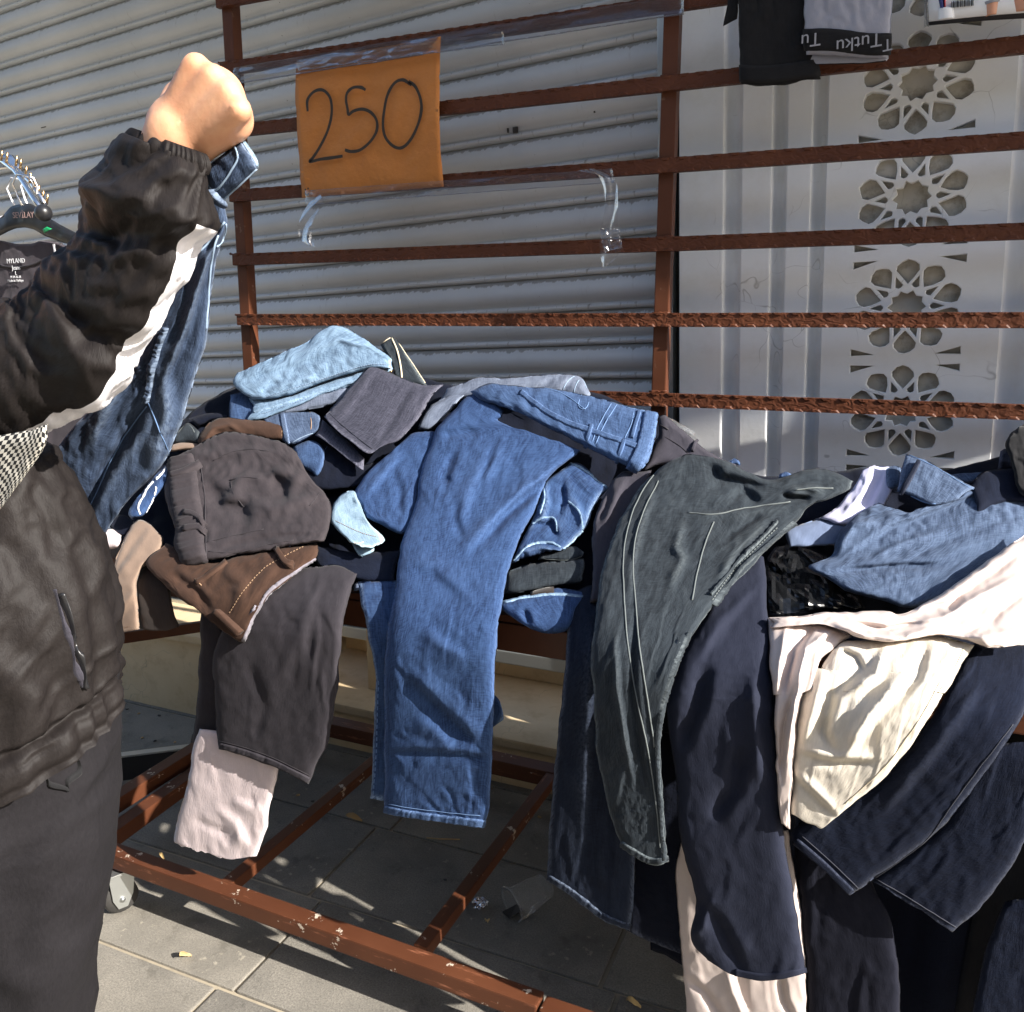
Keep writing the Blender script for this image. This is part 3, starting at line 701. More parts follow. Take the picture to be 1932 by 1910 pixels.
# awning that shades the upper half of the facade (above the picture)
aw = empty('awning', (0, .9, 2.8)); tag(aw, 'pale canvas awning projecting above the shop front', 'awning')
_sh = -.55                                               # height at which the shade line meets the stand's posts is 1.40 m
def aw_pt(z): t = (z-1.40)/SUNV.z; return .70+SUNV.y*t
ye, ze = aw_pt(2.55), 2.55
vs, fs = [], []
for i, x in enumerate(np.linspace(-4.0, 5.0, 60)):
    sag = .012*math.sin(i*1.3)
    vs += [(x, ye-.9, ze-2.8+sag), (x, ye-.9+.004, ze-2.8+.05), (x, 0.05, .25+.3), (x, .05, .245+.3)]
for i in range(59):
    for k in range(3): fs.append((4*i+k, 4*i+4+k, 4*i+5+k, 4*i+1+k))
mesh_np('canvas', vs, fs, M['awning'], aw, False)
box('front_bar', (-4.03, ye-.9-.012, ze-2.8+.0505), (5.03, ye-.9+.012, ze-2.8+.075), M['zinc'], aw)

# houses on the other side of the street, behind the viewer: they close off the low sky as the real street does
ob_ = empty('street_building', (0, -8.0, 0)); tag(ob_, 'plastered street building behind the viewer facing the stand', 'building')
M['plaster'] = stone('ochre plaster', lin(146, 146, 146), lin(160, 160, 160), lin(116, 114, 112), .4); M['glass'] = plain('dark window glass', (.02, .025, .03, 1), .08)
box('wall', (-16, -.6, 0), (16, 0, 6.2), M['plaster'], ob_); box('cornice', (-16.2, -.8, 6.2005), (16.2, .25, 6.45), M['stone'], ob_)
for i in range(10):
    for z0, z1, nm in ((.3, 2.6, 'shop_window'), (3.4, 5.2, 'window')):
        x0 = -15+i*3.1; w_ = box(nm, (x0, .002, z0), (x0+2.0, .05, z1), M['stone'], ob_); box('pane', (x0+.1, .0505, z0+.1), (x0+1.9, .06, z1-.1), M['glass'], w_)
# ------------------------------------------------------------------ the stand: back frame, table, base on castors
sd = empty('display_stand'); tag(sd, 'brown painted iron market stand with ladder back, table and castor base', 'stand')
YB = .70; XL, XR_, XE = -1.672, -.468, 1.95
def beam(name, a, b, w, h, mat, parent=sd, bev=.003):
    a, b = Vector(a), Vector(b); d = b-a; L = d.length; q = d.to_track_quat('X', 'Z')
    bm = bmesh.new(); add_box(bm, (-L/2, -w/2, -h/2), (L/2, w/2, h/2), bev=bev)
    o = bm_obj(name, bm, mat, parent); o.location = (a+b)/2; o.rotation_euler = q.to_euler(); return o
for x, dx in ((XL, .02), (XR_, -.004), (.74, 0), (XE, 0)):
    beam('post', (x, YB+.018, .12), (x+dx, YB+.018, 2.75), .034, .034, M['iron'])
zr = [1.152, 1.329, 1.495, 1.660, 1.828, 1.985, 2.15, 2.31, 2.47]
# relief of the stamped rail: raised pads along both edges and a running scroll
LEN = XE-XL+.022
def rail_relief():
    vs, fs = [], []
    def pad(x0, x1, z0, z1, s_):                 # low trapezoid frame
        i = len(vs); d = -.0022
        vs.extend([(x0, 0, z0), (x1, 0, z0), (x1-.006, 0, z1), (x0+.006, 0, z1), (x0+.003, d, z0), (x1-.003, d, z0), (x1-.009, d, z1-s_*.002), (x0+.009, d, z1-s_*.002)])
        f = [(4, 5, 6, 7), (0, 1, 5, 4), (1, 2, 6, 5), (2, 3, 7, 6), (3, 0, 4, 7)]
        fs.extend([tuple(i+k for k in (q if s_ > 0 else q[::-1])) for q in f])
    x = -LEN/2+.004
    while x < LEN/2-.04:
        pad(x, x+.025, .0152, .0085, -1); pad(x+.018, x+.044, -.0152, -.0085, 1); x += .0372
    return vs, fs
rv, rf = rail_relief(); rel_me = None; rail_me = None
for k, z in enumerate(zr):
    if rail_me is None:
        bm = bmesh.new(); add_box(bm, (-LEN/2, -.008, -.0155), (LEN/2, .008, .0155), bev=.0025)
        o = bm_obj('rail', bm, M['rail'], sd); rail_me = o.data
        r = mesh_np('relief', [(a, b-.0081, c) for a, b, c in rv], rf, M['rail'], o, False); rel_me = r.data
    else:
        o = bpy.data.objects.new('rail', rail_me); C.objects.link(o); o.parent = sd
        r = bpy.data.objects.new('relief', rel_me); C.objects.link(r); r.parent = o
    o.location = ((XL+XE)/2+.004+random.uniform(-.002, .002), YB-.0075, z+random.uniform(-.002, .002)); o.rotation_euler = (random.uniform(-.03, .03), random.uniform(-.002, .002), 0)
    for x in (XL, XR_, .74, XE):                        # weld beads where rail meets post
        pts = [(x-.02+.008*j+random.uniform(-.002, .002), YB-.006, z+.0165+random.uniform(-.001, .002)) for j in range(6)]
        tube('weld', pts, [random.uniform(.002, .0042) for _ in pts], M['rail'], sd, 6)
# table
TZ = .825
beam('table_edge', (XL, .012, TZ-.027), (XE, .012, TZ-.027), .03, .05, M['iron'])
beam('table_edge', (XL, YB-.03, TZ-.027), (XE, YB-.03, TZ-.027), .03, .05, M['iron'])
for x in (XL+.01, -.86, .3, 1.1, XE-.01): beam('table_bearer', (x, .028, TZ-.027), (x, YB-.046, TZ-.027), .03, .04, M['iron'])
box('table_top', (XL, .0, TZ-.0005), (XE, YB-.02, TZ+.012), M['iron'], sd, .002)
# base frame
BZ_ = .135
beam('base_rail', (-1.60, -.03, BZ_), (-.46, -.06, BZ_), .038, .038, M['iron_worn'], bev=.004)
beam('base_rail', (-.455, -.06, BZ_-.006), (XE, -.09, BZ_-.006), .038, .038, M['iron_worn'], bev=.004)
beam('base_rail', (-1.64, .71, BZ_-.01), (XE, .70, BZ_-.01), .05, .045, M['iron_worn'])
for x in (-1.205, -.725, -.12, .4, 1.0, 1.5): beam('cross_bar', (x, -.02, BZ_-.004), (x+.008, .69, BZ_-.004), .03, .028, M['iron_worn'])
beam('cross_bar', (-1.585, -.004, BZ_-.004), (-1.625, .69, BZ_-.004), .04, .04, M['iron_worn'])
beam('cross_bar', (-1.66, -.004, BZ_+.02), (-1.67, .69, BZ_+.02), .04, .04, M['iron_worn'])
beam('diagonal_brace', (-1.645, .05, .60), (-1.655, .69, .45), .022, .028, M['iron'])
beam('diagonal_brace', (-1.645, .05, .62), (-1.62, .67, .80), .02, .026, M['iron'])
for x in (XL+.02, XE-.02):
    beam('table_leg', (x, .03, BZ_+.02), (x, .03, TZ-.053), .034, .034, M['iron'])
def castor(x, y, z=BZ_-.026):
    c = empty('castor', (x, y, 0)); c.parent = sd
    bm = bmesh.new(); add_box(bm, (-.03, -.03, z-.006), (.03, .03, z), bev=.001); bm_obj('mount_plate', bm, M['zinc'], c)
    for s_ in (-1, 1):
        vs = [(-.026, 0, z-.008), (.03, 0, z-.008), (.022, 0, .045), (.008, 0, .016), (-.012, 0, .016), (-.022, 0, .04)]
        vs = [(a, s_*.018-.0015, c_) for a, b, c_ in vs]+[(a, s_*.018+.0015, c_) for a, b, c_ in vs]
        fs = [tuple(range(6)), tuple(range(11, 5, -1))]+[(i, i+6, (i+1) % 6+6, (i+1) % 6) for i in range(6)]
        mesh_np('fork_plate', vs, fs, M['zinc'], c, False)
    bm = bmesh.new(); r = bmesh.ops.create_cone(bm, segments=24, radius1=.038, radius2=.038, depth=.026, cap_ends=True, matrix=Matrix.Translation((-.002, 0, .038)) @ Matrix.Rotation(math.pi/2, 4, 'X'))
    bmesh.ops.bevel(bm, geom=[e for e in bm.edges], offset=.003, segments=2, affect='EDGES'); bm_obj('wheel', bm, M['rubber'], c, True)
    tube('axle', [(-.002, -.024, .038), (-.002, .024, .038)], .006, M['zinc'], c, 8)
    c.rotation_euler = (0, 0, random.uniform(-.5, .5)); return c
castor(-1.505, -.034).rotation_euler = (0, 0, 1.1); castor(-1.62, .68); castor(XE-.06, -.08); castor(XE-.06, .68); castor(-.15, .69); castor(.3, -.075)

# ------------------------------------------------------------------ price sign and tape
YS = YB-.026
def patch(name, corners, mat, parent, Y=YS, nu=30, nv=30, bulge=None, thick=.0004, off=0.0):
    """flat sheet with slight curl, corners in photo points TL TR BR BL"""
    tl, tr, br, bl = [np.array(c, float) for c in corners]
    u, v = np.meshgrid(np.linspace(0, 1, nu), np.linspace(0, 1, nv))
    p = (tl*(1-u)[..., None]+tr*u[..., None])*(1-v)[..., None]+(bl*(1-u)[..., None]+br*u[..., None])*v[..., None]
    P = PY(p[..., 0], p[..., 1], Y); b = bulge(u, v) if bulge else 0*u
    P = P+np.array([0, -1, 0])*(b+off)[..., None]
    I = np.arange(u.size).reshape(u.shape); o2 = u.size
    f = np.stack([I[:-1, :-1], I[1:, :-1], I[1:, 1:], I[:-1, 1:]], -1).reshape(-1, 4)
    bd = np.concatenate([I[0, :-1], I[:-1, -1], I[-1, :0:-1], I[:0:-1, 0]]); nb = np.roll(bd, -1)
    vs = np.concatenate([P.reshape(-1, 3), (P+np.array([0, thick, 0])).reshape(-1, 3)])
    fs = np.concatenate([f, (f+o2)[:, ::-1], np.stack([bd, nb, nb+o2, bd+o2], -1)])
    w = np.linalg.norm(P[0, -1]-P[0, 0]); h = np.linalg.norm(P[-1, 0]-P[0, 0])
    uv = np.stack([u*w, v*h], -1).reshape(-1, 2)
    return mesh_np(name, vs, fs, mat, parent, True, np.concatenate([uv, uv]))
sg = empty('price_sign', V(PY(np.array(700.), np.array(370.), YS))); sg_inv = -np.array(sg.location)
def into(o, root):                                    # keep world place under a moved empty
    o.matrix_parent_inverse = Matrix.Translation(-root.location); return o
tag(sg, 'orange paper price sign with handwritten 250 taped to the rails', 'sign')
bul = lambda u, v: .006*np.sin(np.pi*v)*(.4+u)+.012*(fbm(u*4, v*4, 4)-.5)+.003*np.exp(-np.abs(2*fbm(u*5, v*5, 12)-1)/.06)+.008*np.exp(-((1-u)/.2)**2)*v*(1-v)*2
into(patch('paper', [(556, 118), (833, 70), (836, 352), (570, 374)], M['paper'], sg, bulge=bul), sg)
def ink(name, pts, wpx, mat, root, Y=YS-.0165, dense=3, amp=.18):
    pl = crom(np.array(pts, float), np.linspace(0, 1, len(pts)*8)); P = PY(pl[:, 0], pl[:, 1], Y)
    k = np.linalg.norm(P[0]-CAM)/FPX; w = wpx*k*.5*(1+amp*(fbm(np.arange(len(pl))*.13, np.zeros(len(pl)), 8)-.5)*2)
    T = np.gradient(P, axis=0); T /= np.linalg.norm(T, axis=1, keepdims=True)+1e-9; n = np.cross(T, [0, -1, 0])
    vs = np.concatenate([P+n*w[:, None], P-n*w[:, None]]); m = len(P)
    fs = [(i, i+1, m+i+1, m+i) for i in range(m-1)]
    # round ends
    o = mesh_np(name, vs, fs, mat, root, False); return into(o, root)
ink('digit', Z1((1632, 592), (1632, 530), (1668, 486), (1715, 480), (1752, 522), (1760, 600), (1740, 690), (1700, 775), (1662, 835), (1644, 858), (1700, 846), (1760, 838), (1818, 829)), 5.0, M['marker'], sg)
ink('digit', Z2((242, 478), (215, 464), (175, 466), (145, 492), (138, 530), (146, 578), (152, 608), (178, 590), (225, 580), (270, 598), (300, 640), (300, 695), (268, 750), (215, 795), (165, 805), (132, 796)), 5.0, M['marker'], sg)
ink('digit', Z2((485, 452), (440, 425), (395, 442), (358, 505), (340, 590), (334, 670), (350, 735), (395, 780), (440, 782), (485, 735), (522, 655), (538, 580), (530, 515), (505, 460), (470, 432)), 5.2, M['marker'], sg)
ink('smile_mark', Z1((1618, 1018), (1622, 1032), (1632, 1036), (1640, 1024)), 2.4, M['marker'], sg)
for q in ((1618, 1003), (1632, 998)): ink('dot_mark', Z1(q, (q[0]+3, q[1]+5), (q[0]+4, q[1]+8)), 3, M['marker'], sg)
def tape(corners, label, Y=YS-.004, crump=.004, nu=60, nv=10, seed=1, **kw):
    o = patch('clear_tape', corners, M['tape'], None, Y=Y, nu=nu, nv=nv, bulge=lambda u, v: crump*(fbm(u*26, v*3, seed)-.35)+crump*.6*(fbm(u*9, v*2, seed+5)-.5), thick=.0003, **kw)
    return tag(o, label, 'tape')
tape([(440, 128), (1290, -12), (1290, 28), (440, 160)], 'long wrinkled clear tape along the rail over the orange sign', Y=YS-.004, crump=.006, seed=3)
tape([(560, 112), (950, 60), (952, 84), (562, 134)], 'short crumpled clear tape across the top of the orange sign', Y=YS-.026, crump=.007, seed=9)
tape([(575, 360), (1155, 318), (1160, 345), (578, 388)], 'wrinkled clear tape along the bottom edge of the orange sign', Y=YS-.026, crump=.007, seed=5)
# loose loop of tape drooping under the sign
def ribbon(name, top, bot, Yv, mat, label, cat, n=50):
    t = np.linspace(0, 1, n); a = crom(np.array(top, float), t); b = crom(np.array(bot, float), t)
    rows = [a*(1-k)+b*k for k in np.linspace(0, 1, 8)]; P = np.array([PY(r[:, 0], r[:, 1], Yv(t)+.004*np.sin(9*t+k)) for k, r in enumerate(rows)])
    I = np.arange(8*n).reshape(8, n); f = np.stack([I[:-1, :-1], I[1:, :-1], I[1:, 1:], I[:-1, 1:]], -1).reshape(-1, 4)
    uv = np.stack(np.meshgrid(t*.6, np.linspace(0, .03, 8)), -1).reshape(-1, 2)
    return tag(mesh_np(name, P.reshape(-1, 3), f, mat, None, True, uv), label, cat)
ribbon('tape_loop', [(600, 362), (575, 395), (563, 425), (566, 450), (580, 462)], [(612, 378), (598, 402), (588, 425), (588, 448), (594, 466)], lambda t: YS-.03-.03*t, M['tape'], 'loose curl of clear tape hanging below the left corner of the sign', 'tape')
ribbon('tape_tail', [(1090, 322), (1130, 335), (1142, 380), (1134, 430), (1131, 465), (1137, 505)], [(1120, 318), (1160, 340), (1166, 385), (1166, 430), (1174, 468), (1150, 500)], lambda t: YS-.02-.012*np.sin(5*t), M['tape'], 'crumpled tail of clear tape hanging over the fourth rail beside the right post', 'tape')
o = patch('tape_scrap', [(1131, 432), (1167, 430), (1174, 468), (1140, 476)], M['tape'], None, Y=YS-.05, nu=30, nv=30, bulge=lambda u, v: .014*(fbm(u*7, v*7, 2)-.5)); tag(o, 'shiny crushed scrap of tape stuck on the rail right of the sign', 'tape')

# ------------------------------------------------------------------ underwear and packet hanging from the upper rails
def text_mesh(body, size, mat, parent, name='print', flip=False, shear=0.0):
    cu = bpy.data.curves.new(name, 'FONT'); cu.body = body; cu.size = size; cu.align_x = 'CENTER'; cu.align_y = 'CENTER'; cu.extrude = .0002; cu.shear = shear
    o = bpy.data.objects.new(name, cu); C.objects.link(o); dg = bpy.context.evaluated_depsgraph_get()
    me = bpy.data.meshes.new_from_object(o.evaluated_get(dg)); bpy.data.objects.remove(o)
    me.materials.clear(); me.materials.append(mat); ob = bpy.data.objects.new(name, me); C.objects.link(ob)
    if parent: ob.parent = parent
    return ob
def place_text(ob, px, py, Y, ang=0.0, tilt=0.0, off=0.0):
    p = PY(np.array(float(px)), np.array(float(py)), Y); ob.location = V(p)+Vector((0, -off, 0))
    ob.rotation_euler = (math.pi/2-tilt, -ang, 0); return ob
YU = YB-.05
bx = sheet('boxer_shorts', [[(1385, -60), (1440, -60), (1520, -60)], [(1392, 0), (1450, 0), (1520, 0)], [(1394, 70), (1450, 72), (1522, 66)], [(1395, 120), (1450, 121), (1540, 110)], [(1396, 160), (1450, 163), (1549, 149)]],
    M['black_cloth'], lift=0, T=.012, Yf=YU, wr=[(.004, 120, 30, 80, 4)], ev=(0, 2))
tag(bx.o, 'black boxer shorts hanging over the upper rail left of the grey pair', 'underwear')
strap(bx, [(1396, 138), (1450, 140), (1545, 128)], 34, M['black_cloth'], 'waistband', .003)
gs = sheet('side_panel', [[(1377, -30), (1395, -40)], [(1370, 20), (1392, 5)], [(1364, 48), (1391, 36)]], M['black_cloth'], bx.o, Yf=YU+.01, T=.006)
gb = sheet('boxer_shorts', [[(1515, -60), (1600, -60), (1690, -60)], [(1517, 0), (1600, 0), (1684, 0)], [(1519, 40), (1600, 40), (1680, 52)], [(1520, 80), (1600, 78), (1678, 90)], [(1520, 104), (1600, 108), (1676, 110)]],
    M['jersey_grey'], lift=0, T=.016, Yf=YU-.015, wr=[(.005, 140, 36, 80, 8)], ev=(0, 2))
tag(gb.o, 'grey jersey boxer shorts with black lettered waistband hanging on the upper rail', 'underwear')
wbd = strap(gb, [(1517, 76), (1560, 75), (1600, 79), (1640, 84), (1679, 84)], 44, M['black_cloth'], 'waistband', .004)
inner = sheet('waistband_inside', [[(1520, 103), (1600, 107), (1676, 108)], [(1520, 124), (1600, 122), (1672, 114)]], M['jersey_grey'], gb.o, Yf=YU-.005, T=.004)
strap(inner, [(1520, 127), (1580, 123), (1640, 122), (1672, 117)], 7, M['black_cloth'], 'waistband_edge', .002)
def cloth_text(body, g, px, py, size, mat, ang, off=.0075, name='lettering'):
    p = onpx(g, [(px-2, py), (px, py), (px+2, py)], 0)[1]; ob = text_mesh(body, size, mat, None, name); ob.parent = g.o
    ob.location = V(p)+Vector((0, -off, 0)); ob.rotation_euler = (math.pi/2, -ang, 0); return ob
cloth_text('Tutku', gb, 1620, 82, .034, M['ink_grey'], math.pi+.06); cloth_text('Tu', gb, 1530, 77, .034, M['ink_grey'], math.pi+.03); cloth_text('T', gb, 1674, 86, .030, M['ink_grey'], math.pi+.1)
# packet of tights, top right
pk = empty('hosiery_packet', V(PY(np.array(1850.), np.array(45.), YU))); tag(pk, 'white plastic packet with barcode and bare legs picture hanging top right', 'packet')
def flat(name, c, mat, off): return into(patch(name, c, mat, pk, Y=YU, nu=8, nv=8, bulge=lambda u, v: .006*np.sin(np.pi*u), off=off, thick=.003), pk)
flat('backing_card', [(1745, -120), (1990, -150), (1985, 32), (1748, 48)], M['ink_black'], 0.0)
flat('front_card', [(1748, -120), (1990, -150), (1985, 22), (1752, 42)], M['white_card'], .004)
flat('brand_block', [(1768, -12), (1779, -13), (1781, 20), (1774, 21)], M['ink_blue'], .008); flat('brand_edge', [(1779, -13), (1783, -13), (1784, 20), (1781, 20)], M['ink_red'], .008)
for k in range(13):
    x = 1794+k*3.4; w = (1.0, 1.8, .8, 2.2)[k % 4]
    flat('barcode_bar', [(x, 7-k*.3), (x+w, 7-k*.3), (x+w, 18-k*.3), (x, 18-k*.3)], M['ink_black'], .008)
for k in range(3): flat('print_line', [(1800, -10+k*5), (1826, -11+k*5), (1826, -9+k*5), (1800, -8+k*5)], M['ink_grey'], .008)
flat('white_sticker', [(1769, 20), (1799, 17), (1800, 38), (1769, 42)], M['white_card'], .009)
flat('printed_leg', [(1857, 12), (1885, 5), (1881, 30), (1859, 34)], M['ink_skin'], .008); flat('printed_leg', [(1904, -14), (1985, -24), (1985, 18), (1913, 26)], M['ink_skin'], .008)
flat('printed_hem', [(1855, 8), (1888, 0), (1886, 6), (1857, 13)], M['ink_grey'], .009)
flat('clear_edge', [(1744, -120), (1749, -120), (1752, 52), (1743, 54)], M['film'], .006)

# the stand runs on to the right beyond the picture, hung with more clothes
def hung(name, x0, x1, zt, zb, y, mat, label, cat, amp=.02, seed=1):
    nu, nv = 36, 60; u, v = np.meshgrid(np.linspace(0, 1, nu), np.linspace(0, 1, nv)); sd_ = seed*13
    F = amp*(np.sin(u*9+seed+1.5*fbm(u*2, v*2, sd_))*.5+fbm(u*4, v*1.5, sd_)-.5)*(.3+.7*v)
    X = x0+(x1-x0)*(u+(.5-u)*.12*np.sin(v*3+seed)); Zz = zt+(zb-zt)*(v+.03*np.sin(u*5+seed)*v); e = .014*np.clip(1-np.abs(2*u-1)**6, 0, 1)
    A = np.stack([X, y-F-e, Zz], -1).reshape(-1, 3); B = np.stack([X, y-F+e, Zz], -1).reshape(-1, 3)
    I = np.arange(nu*nv).reshape(nv, nu); f = np.stack([I[:-1, :-1], I[1:, :-1], I[1:, 1:], I[:-1, 1:]], -1).reshape(-1, 4); o2 = nu*nv
    bd = np.concatenate([I[0, :-1], I[:-1, -1], I[-1, :0:-1], I[:0:-1, 0]]); nb = np.roll(bd, -1)
    uv = np.stack([u*(x1-x0), v*(zt-zb)], -1).reshape(-1, 2)
    o = mesh_np(name, np.concatenate([A, B]), np.concatenate([f, (f+o2)[:, ::-1], np.stack([bd, nb, nb+o2, bd+o2], -1)]), mat, None, True, np.concatenate([uv, uv])); return tag(o, label, cat)
for k, (x0, x1, zb_, m_, lb) in enumerate([(.36, .62, .22, 'jeans_navy', 'navy jeans hanging from the table just right of the picture'), (.60, .86, .30, 'charcoal', 'charcoal trousers hanging from the table right of the picture'), (.84, 1.12, .18, 'jeans_dark', 'dark blue jeans hanging from the table beyond the second post'), (1.08, 1.36, .26, 'slate', 'slate trousers hanging from the table far to the right'), (1.34, 1.62, .2, 'black_cloth', 'black trousers hanging from the table far to the right'), (1.6, 1.9, .25, 'jeans_navy', 'navy jeans hanging from the end of the table')]):
    hung('trousers', x0, x1, .86, zb_, -.04-.02*(k % 2), M[m_], lb, 'trousers', seed=k+2)
for k, (x0, x1, zt, zb_, m_, lb) in enumerate([(.60, .86, 1.99, 1.42, 'black_cloth', 'black top hanging on the upper rail right of the picture'), (1.02, 1.3, 1.83, 1.22, 'charcoal', 'charcoal top hanging on the middle rail right of the picture'), (1.42, 1.75, 1.99, 1.3, 'jeans_navy', 'navy jacket hanging on the upper rail far to the right')]):
    hung('hanging_top', x0, x1, zt, zb_, YB-.06, M[m_], lb, 'top', .02, seed=k+20)

hung('trousers', -.02, .22, .86, .12, .055, M['jeans_deep'], 'deep navy jeans added behind the cream linen to block the sun', 'trousers', seed=31)  # these hidden pairs are added to keep sun patches off the paving below
hung('trousers', .20, .42, .86, .16, .05, M['black_cloth'], 'black trousers added at the right edge to block the sun', 'trousers', seed=33)
hung('trousers', -.30, -.06, .86, .2, .06, M['jeans_deep'], 'deep navy jeans added behind the slate and satin legs to block the sun', 'trousers', seed=35)
# ------------------------------------------------------------------ the heap of trousers
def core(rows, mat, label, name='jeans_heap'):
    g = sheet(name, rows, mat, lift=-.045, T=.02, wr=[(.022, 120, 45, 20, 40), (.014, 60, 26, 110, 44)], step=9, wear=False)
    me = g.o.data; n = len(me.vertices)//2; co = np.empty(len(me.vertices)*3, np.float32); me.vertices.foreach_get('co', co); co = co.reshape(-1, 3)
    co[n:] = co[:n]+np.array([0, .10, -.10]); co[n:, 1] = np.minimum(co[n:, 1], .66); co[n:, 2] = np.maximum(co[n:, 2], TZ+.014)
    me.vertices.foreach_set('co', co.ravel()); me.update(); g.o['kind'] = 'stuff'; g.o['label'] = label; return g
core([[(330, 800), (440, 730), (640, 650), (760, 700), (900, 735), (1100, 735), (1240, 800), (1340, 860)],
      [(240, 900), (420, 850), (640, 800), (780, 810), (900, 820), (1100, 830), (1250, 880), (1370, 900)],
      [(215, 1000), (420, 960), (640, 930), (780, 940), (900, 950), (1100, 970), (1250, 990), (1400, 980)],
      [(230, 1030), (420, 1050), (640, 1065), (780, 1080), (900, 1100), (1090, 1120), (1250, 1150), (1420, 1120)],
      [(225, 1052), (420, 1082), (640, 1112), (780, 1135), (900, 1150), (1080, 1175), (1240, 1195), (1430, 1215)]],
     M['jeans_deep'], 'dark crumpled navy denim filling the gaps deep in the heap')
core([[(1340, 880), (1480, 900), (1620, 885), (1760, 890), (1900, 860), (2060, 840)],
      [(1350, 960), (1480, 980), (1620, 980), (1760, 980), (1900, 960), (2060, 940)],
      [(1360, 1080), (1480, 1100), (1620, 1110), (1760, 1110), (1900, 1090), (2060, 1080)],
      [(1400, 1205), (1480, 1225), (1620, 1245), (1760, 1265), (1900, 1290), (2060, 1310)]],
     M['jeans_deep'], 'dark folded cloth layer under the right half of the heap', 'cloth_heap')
GH = 'trousers heaped on the table'
def thing(g, label, cat='trousers'): tag(g.o, label, cat, GH); return g

# --- back row, left
g = thing(sheet('jeans', [Z4((1225, 395), (1290, 380), (1360, 395), (1450, 440)), Z4((1215, 460), (1280, 455), (1350, 460), (1430, 480)), Z4((1210, 540), (1280, 545), (1345, 540), (1420, 520))], M['jeans_mid2'], lift=.03, T=.03, wr=[(.006, 60, 22, 60, 2)]),
    'blue jeans leg bulging out under the light washed pair', 'jeans')
g = thing(sheet('jeans', [Z4((1000, 520), (1130, 490), (1200, 500)), Z4((1050, 560), (1130, 530), (1200, 540))], M['jeans_deep'], lift=.0, T=.03), 'dark jeans end poking out behind the brown roll', 'jeans')
g = thing(sheet('jeans', [Z4((945, 585), (985, 540), (1020, 550), (1075, 600)), Z4((930, 620), (970, 590), (1020, 600), (1065, 625)), Z4((925, 655), (980, 650), (1030, 655), (1060, 660))], M['jeans_black'], lift=.03, T=.045),
    'rolled grey denim end left of the brown roll', 'jeans'); stitch(g, Z4((945, 600), (975, 560), (1010, 560), (1030, 600)), M['thread_grey'])
g = thing(sheet('trousers', [Z4((905, 665), (960, 645), (1050, 650)), Z4((900, 700), (970, 690), (1060, 680))], M['taupe'], lift=.035, T=.03), 'tan cloth fold beside the elastic waistband')
# grey folded pair under the light jeans
g = thing(sheet('jeans', [Z4((1430, 440), (1600, 345), (1760, 315), (1870, 330)), Z4((1470, 480), (1610, 410), (1730, 390), (1850, 385)), Z4((1480, 510), (1620, 480), (1720, 465), (1830, 420))], M['jeans_grey'], lift=.045, T=.03, wr=[(.005, 60, 20, -20, 2)]),
    'grey denim leg folded under the light washed jeans', 'jeans')
g = thing(sheet('jeans', [Z4((1400, 520), (1510, 490), (1650, 488), (1700, 515)), Z4((1440, 590), (1530, 570), (1660, 545), (1700, 560)), Z4((1530, 668), (1590, 650), (1660, 610), (1690, 590))], M['jeans_steel'], lift=.06, T=.03, wr=[(.005, 50, 22, 100, 5)]),
    'faded blue jeans waist with pale seams beside the brown roll', 'jeans')
strap(g, Z4((1500, 500), (1510, 560), (1530, 655)), 9, M['jeans_steel'], 'waistband', .004); stitch(g, Z4((1645, 492), (1650, 560), (1645, 615)), M['thread_brown']); stitch(g, Z4((1545, 655), (1600, 622), (1660, 600)), M['thread'])
g = thing(sheet('jeans', [Z4((1550, 670), (1640, 640), (1690, 660), (1725, 700)), Z4((1565, 720), (1640, 700), (1690, 710), (1725, 740)), Z4((1590, 775), (1640, 800), (1680, 832), (1720, 775))], M['jeans_mid2'], lift=.03, T=.04, wr=[(.004, 30, 14, 40, 5)]),
    'small rounded end of speckled blue jeans beside the charcoal leg', 'jeans')
# light washed jeans on top
g = thing(sheet('jeans', [[(447, 702), (500, 680), (570, 648), (635, 614), (680, 637), (720, 660), (738, 678)], [(440, 722), (500, 705), (570, 680), (640, 655), (700, 665), (737, 686)], [(455, 740), (520, 730), (590, 705), (650, 685), (700, 680), (738, 693)], [(478, 754), (530, 750), (600, 724), (660, 706), (715, 693), (736, 697)]],
    M['jeans_light'], lift=.08, T=.034, ex=(.05, .04), folds=[(Z0((455, 720), (560, 690), (640, 662)), 8, -.008), (Z0((500, 735), (600, 705)), 7, .01), (Z4((1380, 380), (1450, 340), (1490, 330)), 9, -.014), (Z0((560, 668), (640, 640), (700, 655)), 9, .008)], wr=[(.008, 90, 18, -25, 3)]),
    'light washed blue jeans folded on top of the heap', 'jeans')
stitch(g, Z0((500, 750), (600, 718), (690, 690), (735, 688)), M['thread'], .0016, .006)
lg = sheet('lower_leg', [[(470, 752), (530, 748), (600, 725), (680, 700), (738, 688)], [(480, 770), (530, 764), (600, 742), (680, 715), (738, 700)], [(465, 792), (500, 790), (580, 758), (650, 730), (700, 712)]], M['jeans_light'], g.o, lift=.06, T=.025, wr=[(.006, 80, 14, -22, 7)])
strap(lg, Z0((478, 775), (560, 752), (650, 722), (725, 692)), 10, M['jeans_light'], 'side_seam', .0035, rag=.002); stitch(lg, Z0((490, 782), (570, 756), (660, 726)), M['thread'], .0014, .006)
